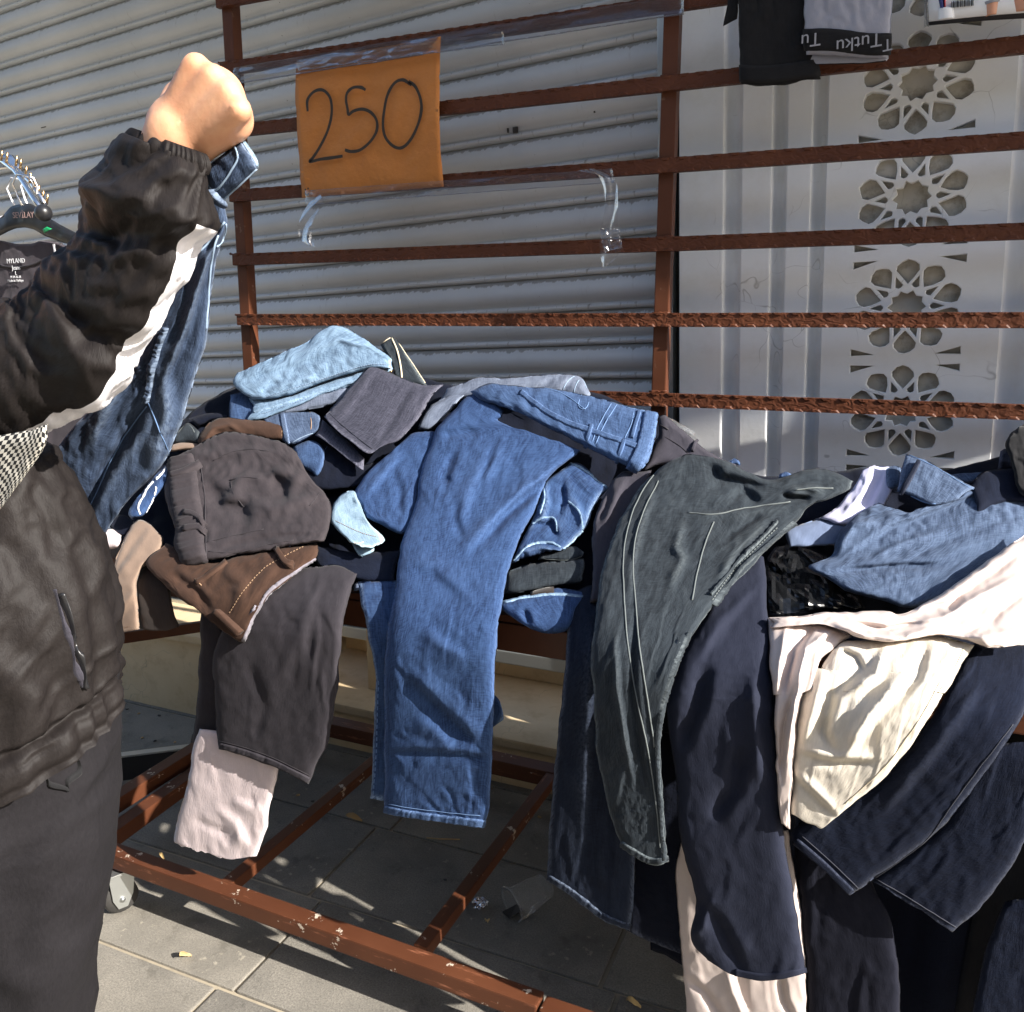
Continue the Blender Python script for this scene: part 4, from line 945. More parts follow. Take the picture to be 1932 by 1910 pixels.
# dark jeans with cream piping
g = thing(sheet('jeans', [Z5((535, 228), (585, 198), (612, 203), (635, 235)), Z5((570, 300), (610, 295), (650, 310), (700, 330)), Z5((600, 380), (640, 380), (690, 390), (740, 400)), Z5((610, 455), (665, 455), (720, 455), (775, 452))], M['jeans_black'], lift=.03, T=.025, wr=[(.004, 40, 14, 70, 2)]),
    'black jeans corner with cream piping behind the charcoal leg', 'jeans')
stitch(g, Z5((592, 206), (618, 260), (640, 350), (648, 430)), M['thread_cream'], .0028); stitch(g, Z5((632, 232), (690, 310), (740, 390), (768, 440)), M['thread_cream'], .0018); stitch(g, Z5((540, 226), (585, 202)), M['thread_cream'], .0018)
tube('button', [onpx(g, Z5((603, 380), (606, 382)), .004)[0], onpx(g, Z5((603, 380), (606, 382)), .010)[0]], .007, M['brass'], g.o, 12)
# grey jeans at the back, right of centre
g = thing(sheet('jeans', [Z5((885, 470), (960, 440), (1050, 415), (1250, 410), (1450, 398), (1590, 405), (1645, 495)), Z5((870, 500), (950, 480), (1050, 460), (1250, 450), (1450, 440), (1560, 450), (1640, 510)), Z5((820, 560), (900, 540), (1000, 520), (1200, 510), (1420, 510), (1550, 520), (1630, 530))], M['jeans_grey'], lift=.02, T=.04, wr=[(.007, 90, 18, 8, 4)], folds=[(Z5((1330, 500), (1440, 420), (1520, 405)), 7, -.008), (Z5((1480, 500), (1540, 430), (1600, 420)), 5, -.008)]),
    'grey blue jeans lying along the back of the heap', 'jeans')
for q in ([(1560, 490), (1580, 430), (1600, 420), (1625, 470)], [(1500, 480), (1530, 425), (1560, 410)]): stitch(g, Z5(*q), M['thread'], .0016)
g = thing(sheet('jeans', [Z5((800, 560), (900, 510), (990, 500)), Z5((755, 630), (850, 570), (940, 550)), Z5((730, 690), (800, 690), (880, 620))], M['jeans_grey'], lift=.04, T=.03, wr=[(.006, 40, 16, -40, 8)]), 'grey denim fold tucked beside the charcoal leg', 'jeans')
# charcoal leg folded
g = thing(sheet('trousers', [Z5((478, 340), (560, 375), (640, 410), (740, 448), (868, 452)), Z5((410, 420), (500, 470), (600, 510), (700, 530), (800, 520)), Z5((330, 510), (430, 570), (540, 620), (640, 650), (730, 640)), Z5((270, 580), (360, 650), (460, 710), (560, 740), (640, 740)), Z5((235, 625), (300, 690), (385, 755), (470, 815), (530, 780))], M['jeans_char'], lift=.085, T=.035, folds=[(Z5((500, 360), (400, 520), (300, 650)), 14, .006), (Z5((700, 450), (620, 600), (520, 760)), 12, -.006)], ev=(3, 0), wr=[(.003, 90, 30, 120, 3)]),
    'charcoal denim trouser leg folded with its hem forward in the heap')
stitch(g, Z5((262, 602), (330, 665), (410, 730), (490, 790)), M['thread_char'], .001)
sheet('under_leg', [Z5((225, 640), (300, 700), (370, 760), (450, 840)), Z5((185, 722), (260, 770), (340, 830), (448, 908))], M['jeans_char'], g.o, lift=.06, T=.02, ev=(2, 0))
# navy in the shaded hollow below it
g = thing(sheet('jeans', [Z5((150, 760), (300, 790), (430, 870), (520, 860)), Z5((120, 880), (280, 900), (420, 950), (480, 920)), Z5((150, 1000), (260, 1010), (380, 1000), (430, 990))], M['jeans_deep'], lift=.015, T=.03, wr=[(.006, 60, 24, 30, 9)]), 'dark navy jeans in the hollow under the charcoal hem', 'jeans')
stitch(g, Z5((250, 780), (210, 850), (190, 930)), M['thread_blue'], .0009)
# brown roll
g = thing(sheet('trousers', [Z4((1048, 640), (1085, 570), (1160, 514), (1300, 524), (1430, 535), (1520, 545)), Z4((1060, 660), (1110, 600), (1200, 560), (1310, 565), (1430, 580), (1524, 590)), Z4((1060, 690), (1150, 640), (1250, 620), (1350, 625), (1450, 640), (1524, 645))], M['brown'], lift=.06, T=.045, folds=[(Z4((1080, 640), (1130, 570), (1220, 555), (1280, 590)), 7, .012), (Z4((1110, 650), (1150, 600), (1200, 590)), 6, -.01)], wr=[(.004, 70, 16, 10, 3)]),
    'brown trousers rolled up behind the elastic waist pair')
stitch(g, Z4((1475, 540), (1440, 590), (1430, 640)), M['thread_brown'], .001, .005); stitch(g, Z4((1495, 590), (1490, 640)), M['thread_brown'], .001)
# ---- elastic waist trousers
k4 = sheet('trousers', [Z4((905, 745), (1000, 690), (1100, 630), (1200, 588), (1330, 603), (1480, 645), (1575, 700)), Z4((885, 830), (1000, 790), (1120, 760), (1260, 740), (1400, 740), (1540, 780), (1650, 840)), Z4((865, 900), (980, 890), (1100, 870), (1250, 850), (1420, 840), (1580, 870), (1722, 915)),
    Z4((895, 1000), (1000, 990), (1110, 980), (1280, 960), (1450, 940), (1600, 950), (1758, 985)), Z4((925, 1110), (1010, 1100), (1110, 1090), (1280, 1060), (1450, 1050), (1600, 1060), (1745, 1075)), Z4((925, 1200), (1010, 1200), (1100, 1190), (1280, 1170), (1450, 1150), (1600, 1130), (1728, 1160)), Z4((965, 1305), (1030, 1302), (1100, 1278), (1280, 1242), (1430, 1222), (1560, 1192), (1715, 1178))],
    M['charcoal'], lift=.105, T=.034, ex=(.045, .03), kn=.010, wr=[(.010, 130, 40, 5, 3), (.004, 50, 16, 60, 8)],
    folds=[(Z4((1110, 860), (1180, 970), (1290, 1000), (1290, 1100)), 26, -.020), (Z4((1220, 845), (1320, 830), (1420, 840)), 16, .012), (Z4((1440, 840), (1510, 880), (1500, 960)), 20, -.018), (Z4((1430, 790), (1530, 800), (1620, 860)), 18, .014), (Z4((1330, 960), (1440, 990), (1560, 960), (1690, 930)), 22, .016), (Z4((1160, 980), (1250, 930), (1230, 860)), 20, .014), (Z4((1110, 1230), (1280, 1180), (1480, 1140), (1700, 1140)), 16, -.010), (Z4((1000, 720), (1200, 690), (1450, 700)), 20, .008)])
thing(k4, 'charcoal trousers with gathered elastic waistband lying sideways on the heap')
wb4 = strap(k4, Z4((955, 735), (975, 830), (985, 930), (1000, 1020), (1010, 1110), (1010, 1200), (1035, 1290)), 54, M['charcoal'], 'waistband', .007, rag=.010)
for k, q in enumerate([[(915, 745), (935, 840), (960, 920), (990, 1010), (990, 1100)], [(1000, 715), (1060, 770), (1080, 880), (1090, 990), (1090, 1100), (1095, 1200), (1100, 1270)]]): stitch(k4, Z4(*q), M['thread_dark'], .0016)
for q in ([(915, 835), (990, 815), (1070, 770)], [(985, 1035), (1040, 1050), (1095, 1100)], [(985, 1120), (1060, 1110), (1100, 1130)]): strap(k4, Z4(*q), 10, M['charcoal'], 'belt_loop', .011)
for q in ([(1215, 850), (1300, 838), (1380, 845)], [(1220, 855), (1240, 920), (1290, 990)], [(1110, 1232), (1280, 1232), (1430, 1190), (1560, 1170)], [(1130, 745), (1220, 705), (1330, 690), (1430, 700)], [(1640, 985), (1670, 960), (1690, 920)], [(1100, 1180), (1260, 1140), (1400, 1110)]): stitch(k4, Z4(*q), M['thread_dark'], .0012)
# tan and dark brown pair at the left edge
g = thing(sheet('trousers', [Z4((735, 1330), (790, 1300), (860, 1320), (900, 1360)), Z4((720, 1420), (790, 1420), (860, 1440), (905, 1480)), Z4((722, 1530), (800, 1530), (870, 1540), (925, 1550)), Z4((742, 1640), (820, 1648), (890, 1645), (952, 1625))], M['brown_dark'], lift=.035, T=.03, ev=(3, 0), wr=[(.006, 120, 30, 85, 4)]), 'dark brown trouser hem hanging behind the tan leg')
g = thing(sheet('trousers', [Z4((690, 1090), (735, 1058), (800, 1085), (862, 1150)), Z4((650, 1170), (710, 1150), (790, 1160), (860, 1190)), Z4((615, 1260), (680, 1250), (770, 1240), (830, 1240)), Z4((590, 1350), (640, 1345), (700, 1330), (760, 1300)), Z4((545, 1430), (610, 1430), (670, 1420), (725, 1400)), Z4((572, 1550), (620, 1550), (680, 1545), (732, 1535)), Z4((600, 1668), (640, 1662), (690, 1652), (740, 1640))], M['taupe'], lift=.06, T=.03, folds=[(Z4((800, 1090), (700, 1230), (600, 1370)), 9, -.010, 's'), (Z4((720, 1440), (640, 1540), (610, 1600)), 14, .008)], ev=(3, 0), wr=[(.004, 100, 26, 70, 6)]),
    'tan trouser leg with neat hem hanging over the table edge at far left')
stitch(g, Z4((602, 1642), (660, 1632), (738, 1615)), M['thread_brown'], .0008, .005)
# brown trousers, waist towards the viewer
g = thing(sheet('trousers', [Z4((880, 1180), (1100, 1285), (1300, 1245), (1500, 1205), (1690, 1185)), Z4((770, 1285), (1000, 1370), (1200, 1350), (1450, 1290), (1680, 1260)), Z4((860, 1400), (1030, 1470), (1220, 1450), (1400, 1400), (1570, 1350)), Z4((950, 1475), (1080, 1540), (1200, 1560), (1330, 1530), (1440, 1450)), Z4((1060, 1545), (1120, 1600), (1190, 1640), (1270, 1650), (1360, 1560)), Z4((1130, 1605), (1175, 1645), (1230, 1680), (1287, 1712), (1325, 1670))],
    M['brown'], lift=.085, T=.035, folds=[(Z4((900, 1330), (1050, 1440), (1120, 1540)), 16, -.010), (Z4((1180, 1320), (1300, 1380), (1260, 1500)), 22, .008), (Z4((1500, 1260), (1350, 1450), (1230, 1600)), 20, .006)], wr=[(.004, 90, 26, 120, 5)]),
    'brown trousers with waistband and belt loops facing the street')
stitch(g, Z4((1610, 1205), (1500, 1260), (1390, 1330), (1300, 1430), (1210, 1565)), M['thread_brown'], .0012, .0062)
strap(g, Z4((1675, 1270), (1560, 1345), (1430, 1440), (1370, 1540), (1290, 1700)), 7, M['lining'], 'waistband_lining', .002, rag=.004)
for q in ([(1475, 1230), (1520, 1300), (1560, 1310)], [(1155, 1545), (1220, 1600), (1285, 1660)]): strap(g, Z4(*q), 11, M['brown'], 'belt_loop', .011)
strap(g, Z4((1045, 1395), (1120, 1350), (1205, 1285)), 8, M['brown'], 'pocket_welt', .005); stitch(g, Z4((1035, 1375), (1070, 1410)), M['thread_brown'], .0014)
# charcoal hanging legs and pale pink leg
g = thing(sheet('trousers', [[(526, 1083), (580, 1070), (635, 1065), (673, 1082)], [(440, 1165), (510, 1155), (590, 1140), (658, 1128)], [(405, 1225), (480, 1215), (570, 1205), (646, 1190)], [(403, 1300), (470, 1300), (560, 1300), (637, 1300)], [(408, 1370), (470, 1375), (545, 1385), (620, 1392)], [(414, 1413), (460, 1425), (520, 1448), (583, 1480)]], M['charcoal2'], lift=.06, T=.03, ev=(3, 0), folds=[(Z0((600, 1090), (560, 1220), (500, 1330)), 26, .005), (Z0((470, 1250), (500, 1330), (480, 1410)), 20, -.004)], wr=[(.007, 130, 34, 95, 5)]),
    'charcoal trouser leg hanging over the table edge above the pale pink leg')
strap(g, Z0((416, 1407), (460, 1419), (520, 1441), (582, 1472)), 11, M['charcoal2'], 'hem', .0025, rag=.003); stitch(g, Z0((414, 1398), (460, 1410), (520, 1432), (584, 1463)), M['thread_dark'], .0009)
sheet('rear_leg', [[(378, 1150), (400, 1150), (420, 1160)], [(376, 1250), (400, 1250), (425, 1250)], [(370, 1340), (398, 1345), (425, 1345)], [(362, 1402), (390, 1407), (420, 1408)]], M['charcoal2'], g.o, lift=.02, T=.02, ev=(3, 0))
g = thing(sheet('trousers', [Z7((1060, 400), (1180, 420), (1300, 460), (1460, 540)), Z7((1025, 500), (1150, 530), (1300, 560), (1478, 630)), Z7((1000, 680), (1130, 700), (1280, 740), (1440, 790)), Z7((950, 850), (1100, 890), (1250, 930), (1410, 950)), Z7((922, 985), (1080, 1035), (1230, 1080), (1368, 1070)), Z7((945, 1022), (1080, 1060), (1240, 1098), (1362, 1080))], M['pink'], lift=.045, T=.02, ev=(3, 0), jag=7, folds=[(Z7((1130, 820), (1250, 900), (1300, 1040)), 16, .006), (Z7((1030, 880), (1130, 930), (1230, 960)), 12, -.006), (Z7((1230, 780), (1340, 830), (1380, 800)), 14, .005)], wr=[(.005, 80, 26, 70, 9)]),
    'pale pink trouser leg with torn hem hanging lowest at the left')
# ---- denim middle
g = thing(sheet('jeans', [Z5((640, 760), (700, 712), (780, 700), (840, 705)), Z5((490, 890), (600, 830), (720, 790), (810, 780)), Z5((395, 1015), (520, 980), (660, 950), (770, 900)), Z5((425, 1080), (510, 1110), (610, 1120), (720, 1080)), Z5((460, 1150), (550, 1200), (630, 1245), (690, 1240))], M['jeans_mid'], lift=.065, T=.035, folds=[(Z5((640, 800), (540, 930), (450, 1050)), 16, .008), (Z5((600, 880), (640, 1010), (640, 1150)), 12, -.006)], wr=[(.005, 70, 24, 120, 2)]),
    'blue jeans with pale turned out hem left of the long hanging leg', 'jeans')
hm = sheet('turned_hem', [Z5((290, 1082), (330, 1032), (385, 1012), (418, 1062)), Z5((262, 1150), (330, 1120), (420, 1110), (470, 1170)), Z5((275, 1195), (360, 1225), (450, 1250), (552, 1262)), Z5((370, 1285), (430, 1305), (490, 1310), (548, 1285))], M['jeans_pale'], g.o, lift=.085, T=.03, ev=(3, 0), jag=5, folds=[(Z5((330, 1040), (400, 1030), (420, 1090)), 7, .010), (Z5((340, 1130), (440, 1180), (520, 1240)), 9, -.006)])
stitch(hm, Z5((270, 1160), (350, 1200), (440, 1240), (540, 1265)), M['thread_brown'], .001, .005)
sheet('frayed_end', [Z5((365, 1255), (430, 1270), (500, 1280)), Z5((420, 1362), (455, 1355), (498, 1335))], M['jeans_pale'], hm.o and g.o, lift=.06, T=.012, jag=6)
stitch(hm, Z5((360, 1300), (410, 1298), (445, 1285)), M['thread_cream'], .0012)
g = thing(sheet('jeans', [Z5((180, 1300), (330, 1330), (480, 1340), (640, 1330)), Z5((200, 1400), (340, 1410), (480, 1420), (610, 1430)), Z5((380, 1470), (450, 1490), (520, 1500), (600, 1510))], M['jeans_navy'], lift=.03, T=.03, wr=[(.008, 70, 18, 10, 3)]), 'navy jeans pressed flat under the pale turned out hem', 'jeans')
g = thing(sheet('trousers', [Z5((395, 1500), (470, 1480), (560, 1490)), Z5((390, 1540), (470, 1530), (550, 1560))], M['bluegrey'], lift=.02, T=.02), 'blue grey cloth edge just above the table rim')
# distressed pair
g = thing(sheet('jeans', [Z5((1540, 868), (1600, 870), (1680, 955), (1742, 1002)), Z5((1420, 960), (1500, 950), (1610, 1010), (1690, 1065)), Z5((1375, 1060), (1470, 1090), (1560, 1120), (1645, 1145)), Z5((1330, 1180), (1420, 1190), (1520, 1215), (1608, 1222)), Z5((1270, 1300), (1350, 1280), (1440, 1295), (1510, 1325)), Z5((1218, 1402), (1300, 1375), (1390, 1345), (1480, 1335))], M['jeans_dark'], lift=.055, T=.04, jag=6, folds=[(Z5((1410, 960), (1420, 1080), (1390, 1180)), 9, .012), (Z5((1500, 960), (1510, 1060), (1480, 1150)), 9, -.014), (Z5((1560, 1060), (1610, 1160), (1600, 1230)), 8, .012), (Z5((1340, 1200), (1440, 1180), (1470, 1260)), 10, -.016), (Z5((1260, 1330), (1380, 1310), (1480, 1330)), 8, .010)], wr=[(.009, 60, 16, 40, 7)]),
    'dark blue distressed jeans with frayed edges beside the long leg', 'jeans')
for q in ([(1395, 960), (1405, 1050), (1380, 1140)], [(1340, 1190), (1400, 1155), (1460, 1165), (1470, 1230)], [(1240, 1385), (1330, 1300), (1440, 1290), (1505, 1325)], [(1530, 1070), (1590, 1130), (1605, 1220)], [(1540, 870), (1620, 910), (1735, 1000)], [(1500, 1320), (1560, 1280), (1605, 1225)]): strap(g, Z5(*q), 3.2, M['jeans_light'], 'frayed_seam', .0022, rag=.003)
g = thing(sheet('jeans', [Z5((1385, 1350), (1480, 1330), (1560, 1310), (1612, 1345)), Z5((1370, 1380), (1470, 1380), (1550, 1385), (1605, 1365))], M['jeans_black'], lift=.05, T=.02), 'black denim corner under the frayed jeans', 'jeans'); stitch(g, Z5((1400, 1372), (1500, 1385), (1600, 1362)), M['thread_grey'])
g = thing(sheet('jeans', [Z5((1205, 1440), (1350, 1400), (1480, 1385), (1606, 1380)), Z5((1195, 1500), (1350, 1470), (1490, 1450), (1610, 1440)), Z5((1183, 1566), (1340, 1545), (1480, 1525), (1595, 1505))], M['jeans_black'], lift=.055, T=.04, wr=[(.004, 80, 14, 0, 3)]), 'folded black denim in the short stack above the table rim', 'jeans')
g = thing(sheet('jeans', [Z5((1170, 1600), (1300, 1572), (1450, 1535), (1622, 1545)), Z5((1165, 1640), (1310, 1615), (1450, 1600), (1612, 1590)), Z5((1250, 1700), (1380, 1685), (1490, 1680), (1565, 1655)), Z5((1330, 1750), (1420, 1768), (1500, 1762), (1556, 1732))], M['jeans_mid'], lift=.055, T=.035, wr=[(.006, 50, 20, 20, 4)], folds=[(Z5((1300, 1640), (1330, 1720)), 10, -.01)]), 'blue jeans bottom of the short stack with a leg end drooping over the rim', 'jeans')
for q in ([(1172, 1608), (1310, 1580), (1460, 1565), (1610, 1578)],): strap(g, Z5(*q), 3.5, M['jeans_light'], 'seam', .0025, rag=.002)
strap(g, Z5((1330, 1562), (1400, 1552), (1455, 1548)), 12, M['brown_dark'], 'leather_patch', .004)
# ---- the long blue jeans
lj = sheet('jeans', [Z5((1000, 505), (1060, 490), (1130, 530), (1182, 590)), Z5((925, 590), (1010, 580), (1100, 590), (1180, 625)), Z5((830, 690), (950, 665), (1080, 650), (1190, 660)), Z5((790, 790), (960, 750), (1180, 690), (1400, 730), (1560, 790)), Z5((755, 880), (930, 880), (1130, 870), (1350, 860), (1578, 815)), Z5((735, 1000), (880, 1000), (1080, 1000), (1280, 990), (1440, 930)), Z5((690, 1160), (840, 1160), (1030, 1160), (1210, 1150), (1360, 1100)), Z5((635, 1340), (800, 1345), (980, 1345), (1130, 1335), (1255, 1300)), Z5((605, 1540), (770, 1545), (930, 1545), (1080, 1540), (1192, 1530)), Z5((570, 1750), (730, 1760), (890, 1760), (1030, 1755), (1155, 1745)),
    Z8((345, 60), (490, 60), (650, 60), (790, 60), (932, 55)), Z8((340, 300), (490, 300), (640, 300), (780, 300), (922, 295)), Z8((342, 550), (490, 560), (640, 570), (780, 570), (915, 560)), Z8((340, 780), (480, 795), (640, 810), (780, 820), (893, 835)), Z8((345, 850), (480, 880), (640, 902), (770, 917), (868, 930))],
    M['jeans_mid'], lift=.09, T=.038, ev=(3, 0), wr=[(.006, 160, 30, 105, 3), (.004, 50, 20, 40, 6)],
    folds=[(Z5((1180, 780), (1000, 1000), (930, 1200)), 34, .010), (Z5((940, 800), (880, 930), (890, 990)), 16, -.012), (Z5((1540, 860), (1300, 1000), (1050, 1250), (960, 1340)), 20, .016), (Z5((1440, 960), (1200, 1150), (1080, 1290)), 18, -.016), (Z5((1140, 790), (1100, 880), (1060, 960)), 10, -.010), (Z5((680, 1420), (820, 1440), (980, 1580)), 26, -.008, 's'), (Z5((960, 1040), (930, 1150), (970, 1280)), 12, -.008),
           (Z8((450, 110), (600, 250), (760, 400), (830, 480)), 18, -.014, 's'), (Z8((345, 525), (520, 515), (720, 530), (915, 550)), 7, -.010, 's'), (Z5((850, 720), (960, 700), (1060, 690)), 14, -.010), (Z8((500, 350), (620, 420), (700, 520)), 26, .008), (Z5((760, 1750), (900, 1850), (1000, 1905)), 24, .006)])
tag(lj.o, 'mid blue jeans draped over the heap with one long leg hanging to hem', 'jeans', GH)
strap(lj, Z8((345, 832), (480, 860), (640, 882), (770, 897), (872, 908)), 15, M['jeans_mid2'], 'hem', .003, rag=.0035)
stitch(lj, Z8((342, 800), (480, 825), (640, 845), (780, 860), (885, 868)), M['thread_blue'], .0009)
bl = sheet('rear_leg', [Z8((200, -380), (300, -380), (420, -380)), Z8((250, -100), (320, -100), (420, -100)), Z8((298, 110), (340, 110), (420, 110)), Z8((288, 320), (340, 320), (420, 320)), Z8((280, 600), (330, 600), (420, 600)), Z8((264, 775), (320, 782), (400, 790))], M['jeans_dark'], lj.o, lift=.055, T=.02, ev=(3, 0), jag=3)
stitch(bl, Z8((312, 150), (306, 350), (296, 600), (284, 770)), M['thread_blue'], .0014, .012)
sheet('rear_hem_corner', [Z8((880, 200), (930, 230), (950, 260)), Z8((890, 300), (940, 300), (975, 350)), Z8((890, 420), (920, 400), (960, 372))], M['jeans_dark'], lj.o, lift=.03, T=.012)
sj = sheet('seat', [[(888, 737), (935, 724), (1000, 731), (1060, 736), (1115, 747), (1170, 763), (1243, 783)], [(900, 750), (950, 752), (1010, 760), (1062, 770), (1112, 785), (1165, 803), (1236, 825)], [(930, 762), (985, 778), (1032, 793), (1080, 812), (1122, 828), (1166, 848), (1224, 866)], [(960, 770), (1005, 792), (1048, 815), (1092, 838), (1132, 858), (1170, 875), (1204, 891)]],
    M['jeans_mid2'], lj.o, lift=.105, T=.05, wr=[(.007, 60, 18, 20, 4)], folds=[(Z5((980, 510), (1020, 500), (1060, 530)), 8, -.014), (Z5((1200, 560), (1330, 640), (1450, 700)), 14, -.010)])
strap(sj, Z10((5, 175), (120, 260), (240, 330), (400, 385), (560, 440), (690, 490)), 9, M['jeans_mid2'], 'fly_seam', .003, rag=.003)
stitch(sj, Z10((5, 180), (120, 266), (240, 336), (400, 392), (560, 448), (690, 498)), M['thread_blue'], .0017)
strap(sj, Z10((700, 292), (680, 400), (650, 500), (605, 585)), 26, M['jeans_mid2'], 'waistband', .006, rag=.003)
for q in ([(490, 240), (430, 340), (370, 480)], [(520, 245), (455, 345), (395, 480)], [(610, 262), (600, 340), (560, 420)], [(130, 152), (240, 190), (350, 268)], [(330, 190), (310, 250), (350, 270), (382, 198)], [(570, 258), (650, 275), (742, 296)], [(735, 330), (690, 480), (640, 590)]): stitch(sj, Z10(*q), M['thread_blue'], .0014)
for q in ([(385, 350), (350, 470)], [(560, 430), (520, 550)], [(640, 280), (600, 420)]): strap(sj, Z10(q[0], ((q[0][0]+q[1][0])/2, (q[0][1]+q[1][1])/2), q[1]), 7, M['jeans_mid2'], 'belt_loop', .004)
# ---- behind, centre right
g = thing(sheet('trousers', [Z10((745, 300), (785, 300), (870, 370), (950, 440), (1070, 525), (1160, 560)), Z10((735, 420), (800, 420), (880, 470), (960, 510), (1060, 555), (1150, 590)), Z10((650, 600), (720, 570), (810, 560), (900, 560), (1000, 580), (1120, 620))], M['slate2'], lift=.03, T=.035, wr=[(.004, 80, 24, 40, 6)]), 'grey trousers waist with buttonhole behind the blue jeans waistband')
stitch(g, Z10((750, 400), (840, 450), (900, 500)), M['thread_dark'], .001); stitch(g, Z10((745, 345), (795, 375)), M['thread_dark'], .0022); strap(g, Z10((945, 440), (930, 470), (925, 495)), 6, M['slate2'], 'belt_loop', .007)
pb_ = sheet('plastic_scrap', [Z10((780, 300), (830, 320), (880, 350), (940, 380)), Z10((800, 335), (850, 360), (890, 390), (945, 415))], M['film'], lift=.02, T=.012, ex=None, wr=[(.03, 12, 9, 30, 3)], step=3, wear=False); tag(pb_.o, 'crinkled clear plastic scrap behind the grey trousers', 'plastic')
for k, q in enumerate([(1150, 540), (1420, 612)]):
    gg = sheet('jeans', [Z10((q[0]-30, q[1]), (q[0], q[1]-14), (q[0]+30, q[1])), Z10((q[0]-35, q[1]+25), (q[0], q[1]+20), (q[0]+35, q[1]+25))], M['jeans_mid2'], lift=.0, T=.02); tag(gg.o, ['blue denim bit peeping out behind the grey trousers', 'blue denim bit peeping out left of the lilac cloth'][k], 'jeans', GH)
# ---- grey trousers beside black jeans
g = thing(sheet('trousers', [Z10((495, 650), (560, 602), (640, 600), (705, 590)), Z10((440, 760), (510, 740), (590, 730), (660, 710)), Z10((392, 860), (450, 840), (530, 830), (610, 800)), Z10((385, 980), (440, 970), (500, 960), (560, 950)), Z10((390, 1120), (440, 1120), (490, 1120), (540, 1120)), Z10((380, 1300), (420, 1300), (460, 1300), (510, 1300))], M['slate2'], lift=.075, T=.035, folds=[(Z10((490, 660), (480, 760), (420, 880)), 9, -.012), (Z10((570, 620), (500, 780), (450, 900)), 12, .010)], wr=[(.005, 80, 20, 110, 3)]),
    'grey trousers draped down left of the black washed jeans')
# ---- navy behind, lower
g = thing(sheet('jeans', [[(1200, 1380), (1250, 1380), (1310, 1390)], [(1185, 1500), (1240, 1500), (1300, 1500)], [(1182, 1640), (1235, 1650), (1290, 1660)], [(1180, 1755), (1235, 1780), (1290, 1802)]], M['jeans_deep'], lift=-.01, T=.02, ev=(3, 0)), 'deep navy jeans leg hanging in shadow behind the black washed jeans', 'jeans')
g = thing(sheet('jeans', [[(1078, 1120), (1110, 1105), (1150, 1105), (1200, 1130)], [(1066, 1250), (1110, 1250), (1160, 1250), (1215, 1250)], [(1052, 1400), (1100, 1400), (1160, 1410), (1222, 1420)], [(1040, 1520), (1090, 1530), (1145, 1540), (1205, 1540)], [(1034, 1640), (1085, 1655), (1140, 1670), (1196, 1680)], [(1034, 1662), (1085, 1695), (1140, 1738), (1188, 1757)]], M['jeans_ink'], lift=.05, T=.03, ev=(3, 0), jag=6, wr=[(.007, 160, 34, 95, 4)], folds=[(Z0((1120, 1150), (1110, 1350), (1100, 1600)), 22, .010), (Z0((1170, 1200), (1160, 1400), (1150, 1650)), 14, -.008)]),
    'dark ink blue jeans leg with worn pale hem hanging in the middle', 'jeans')
strap(g, Z0((1036, 1655), (1085, 1687), (1140, 1729), (1187, 1748)), 11, M['jeans_ink'], 'hem', .003, rag=.004)
# ---- blush satin leg, behind the slate leg
g = thing(sheet('trousers', [Z9((100, 960), (300, 960), (480, 960), (655, 940)), Z9((62, 1160), (280, 1150), (500, 1150), (692, 1150)), Z9((70, 1350), (290, 1350), (510, 1350), (728, 1350)), Z9((90, 1600), (300, 1600), (520, 1600), (750, 1600)), Z9((115, 1800), (320, 1800), (540, 1800), (756, 1800)), Z9((110, 2080), (320, 2080), (540, 2080), (750, 2080))], M['satin'], lift=.012, T=.022, ev=(0, 0), folds=[(Z9((340, 1690), (370, 1800), (440, 1960)), 16, .014), (Z9((110, 1720), (220, 1800), (330, 1960)), 14, -.012), (Z9((620, 1700), (640, 1850), (700, 1960)), 12, -.012)], wr=[(.006, 140, 40, 80, 6)], wear=False),
    'blush satin trouser leg showing below the slate trouser hem')
# ---- slate leg
sl_ = sheet('trousers', [Z6((360, 1200), (420, 1150), (470, 1120), (530, 1160)), Z6((240, 1420), (340, 1400), (450, 1385), (550, 1370)), Z6((110, 1640), (270, 1640), (420, 1650), (556, 1660)), Z6((40, 1850), (220, 1860), (400, 1870), (577, 1880)), Z9((20, 330), (200, 330), (400, 330), (583, 330)), Z9((60, 650), (250, 650), (430, 650), (603, 650)), Z9((90, 1000), (280, 1000), (460, 1000), (637, 1000)), Z9((165, 1300), (340, 1300), (520, 1290), (687, 1290)), Z9((140, 1520), (300, 1545), (500, 1555), (728, 1500)), Z9((235, 1632), (370, 1712), (540, 1738), (757, 1702))],
    M['slate'], lift=.085, T=.045, ev=(3, 0), ex=(.014, .003), wr=[(.008, 200, 48, 100, 6)], folds=[(Z9((240, 60), (180, 300), (90, 520)), 26, -.016), (Z9((430, 500), (380, 720), (260, 900)), 26, -.014), (Z9((480, 100), (490, 400), (520, 700)), 24, .012), (Z9((180, 1280), (320, 1480), (420, 1700)), 24, -.012), (Z9((130, 1520), (200, 1450), (250, 1300)), 18, .012), (Z6((500, 1300), (300, 1500), (180, 1700)), 20, .010)])
tag(sl_.o, 'slate grey trouser leg hanging wide in front of the blush satin', 'trousers', GH)
strap(sl_, Z9((375, 1700), (540, 1722), (752, 1690)), 14, M['slate'], 'hem', .0022)
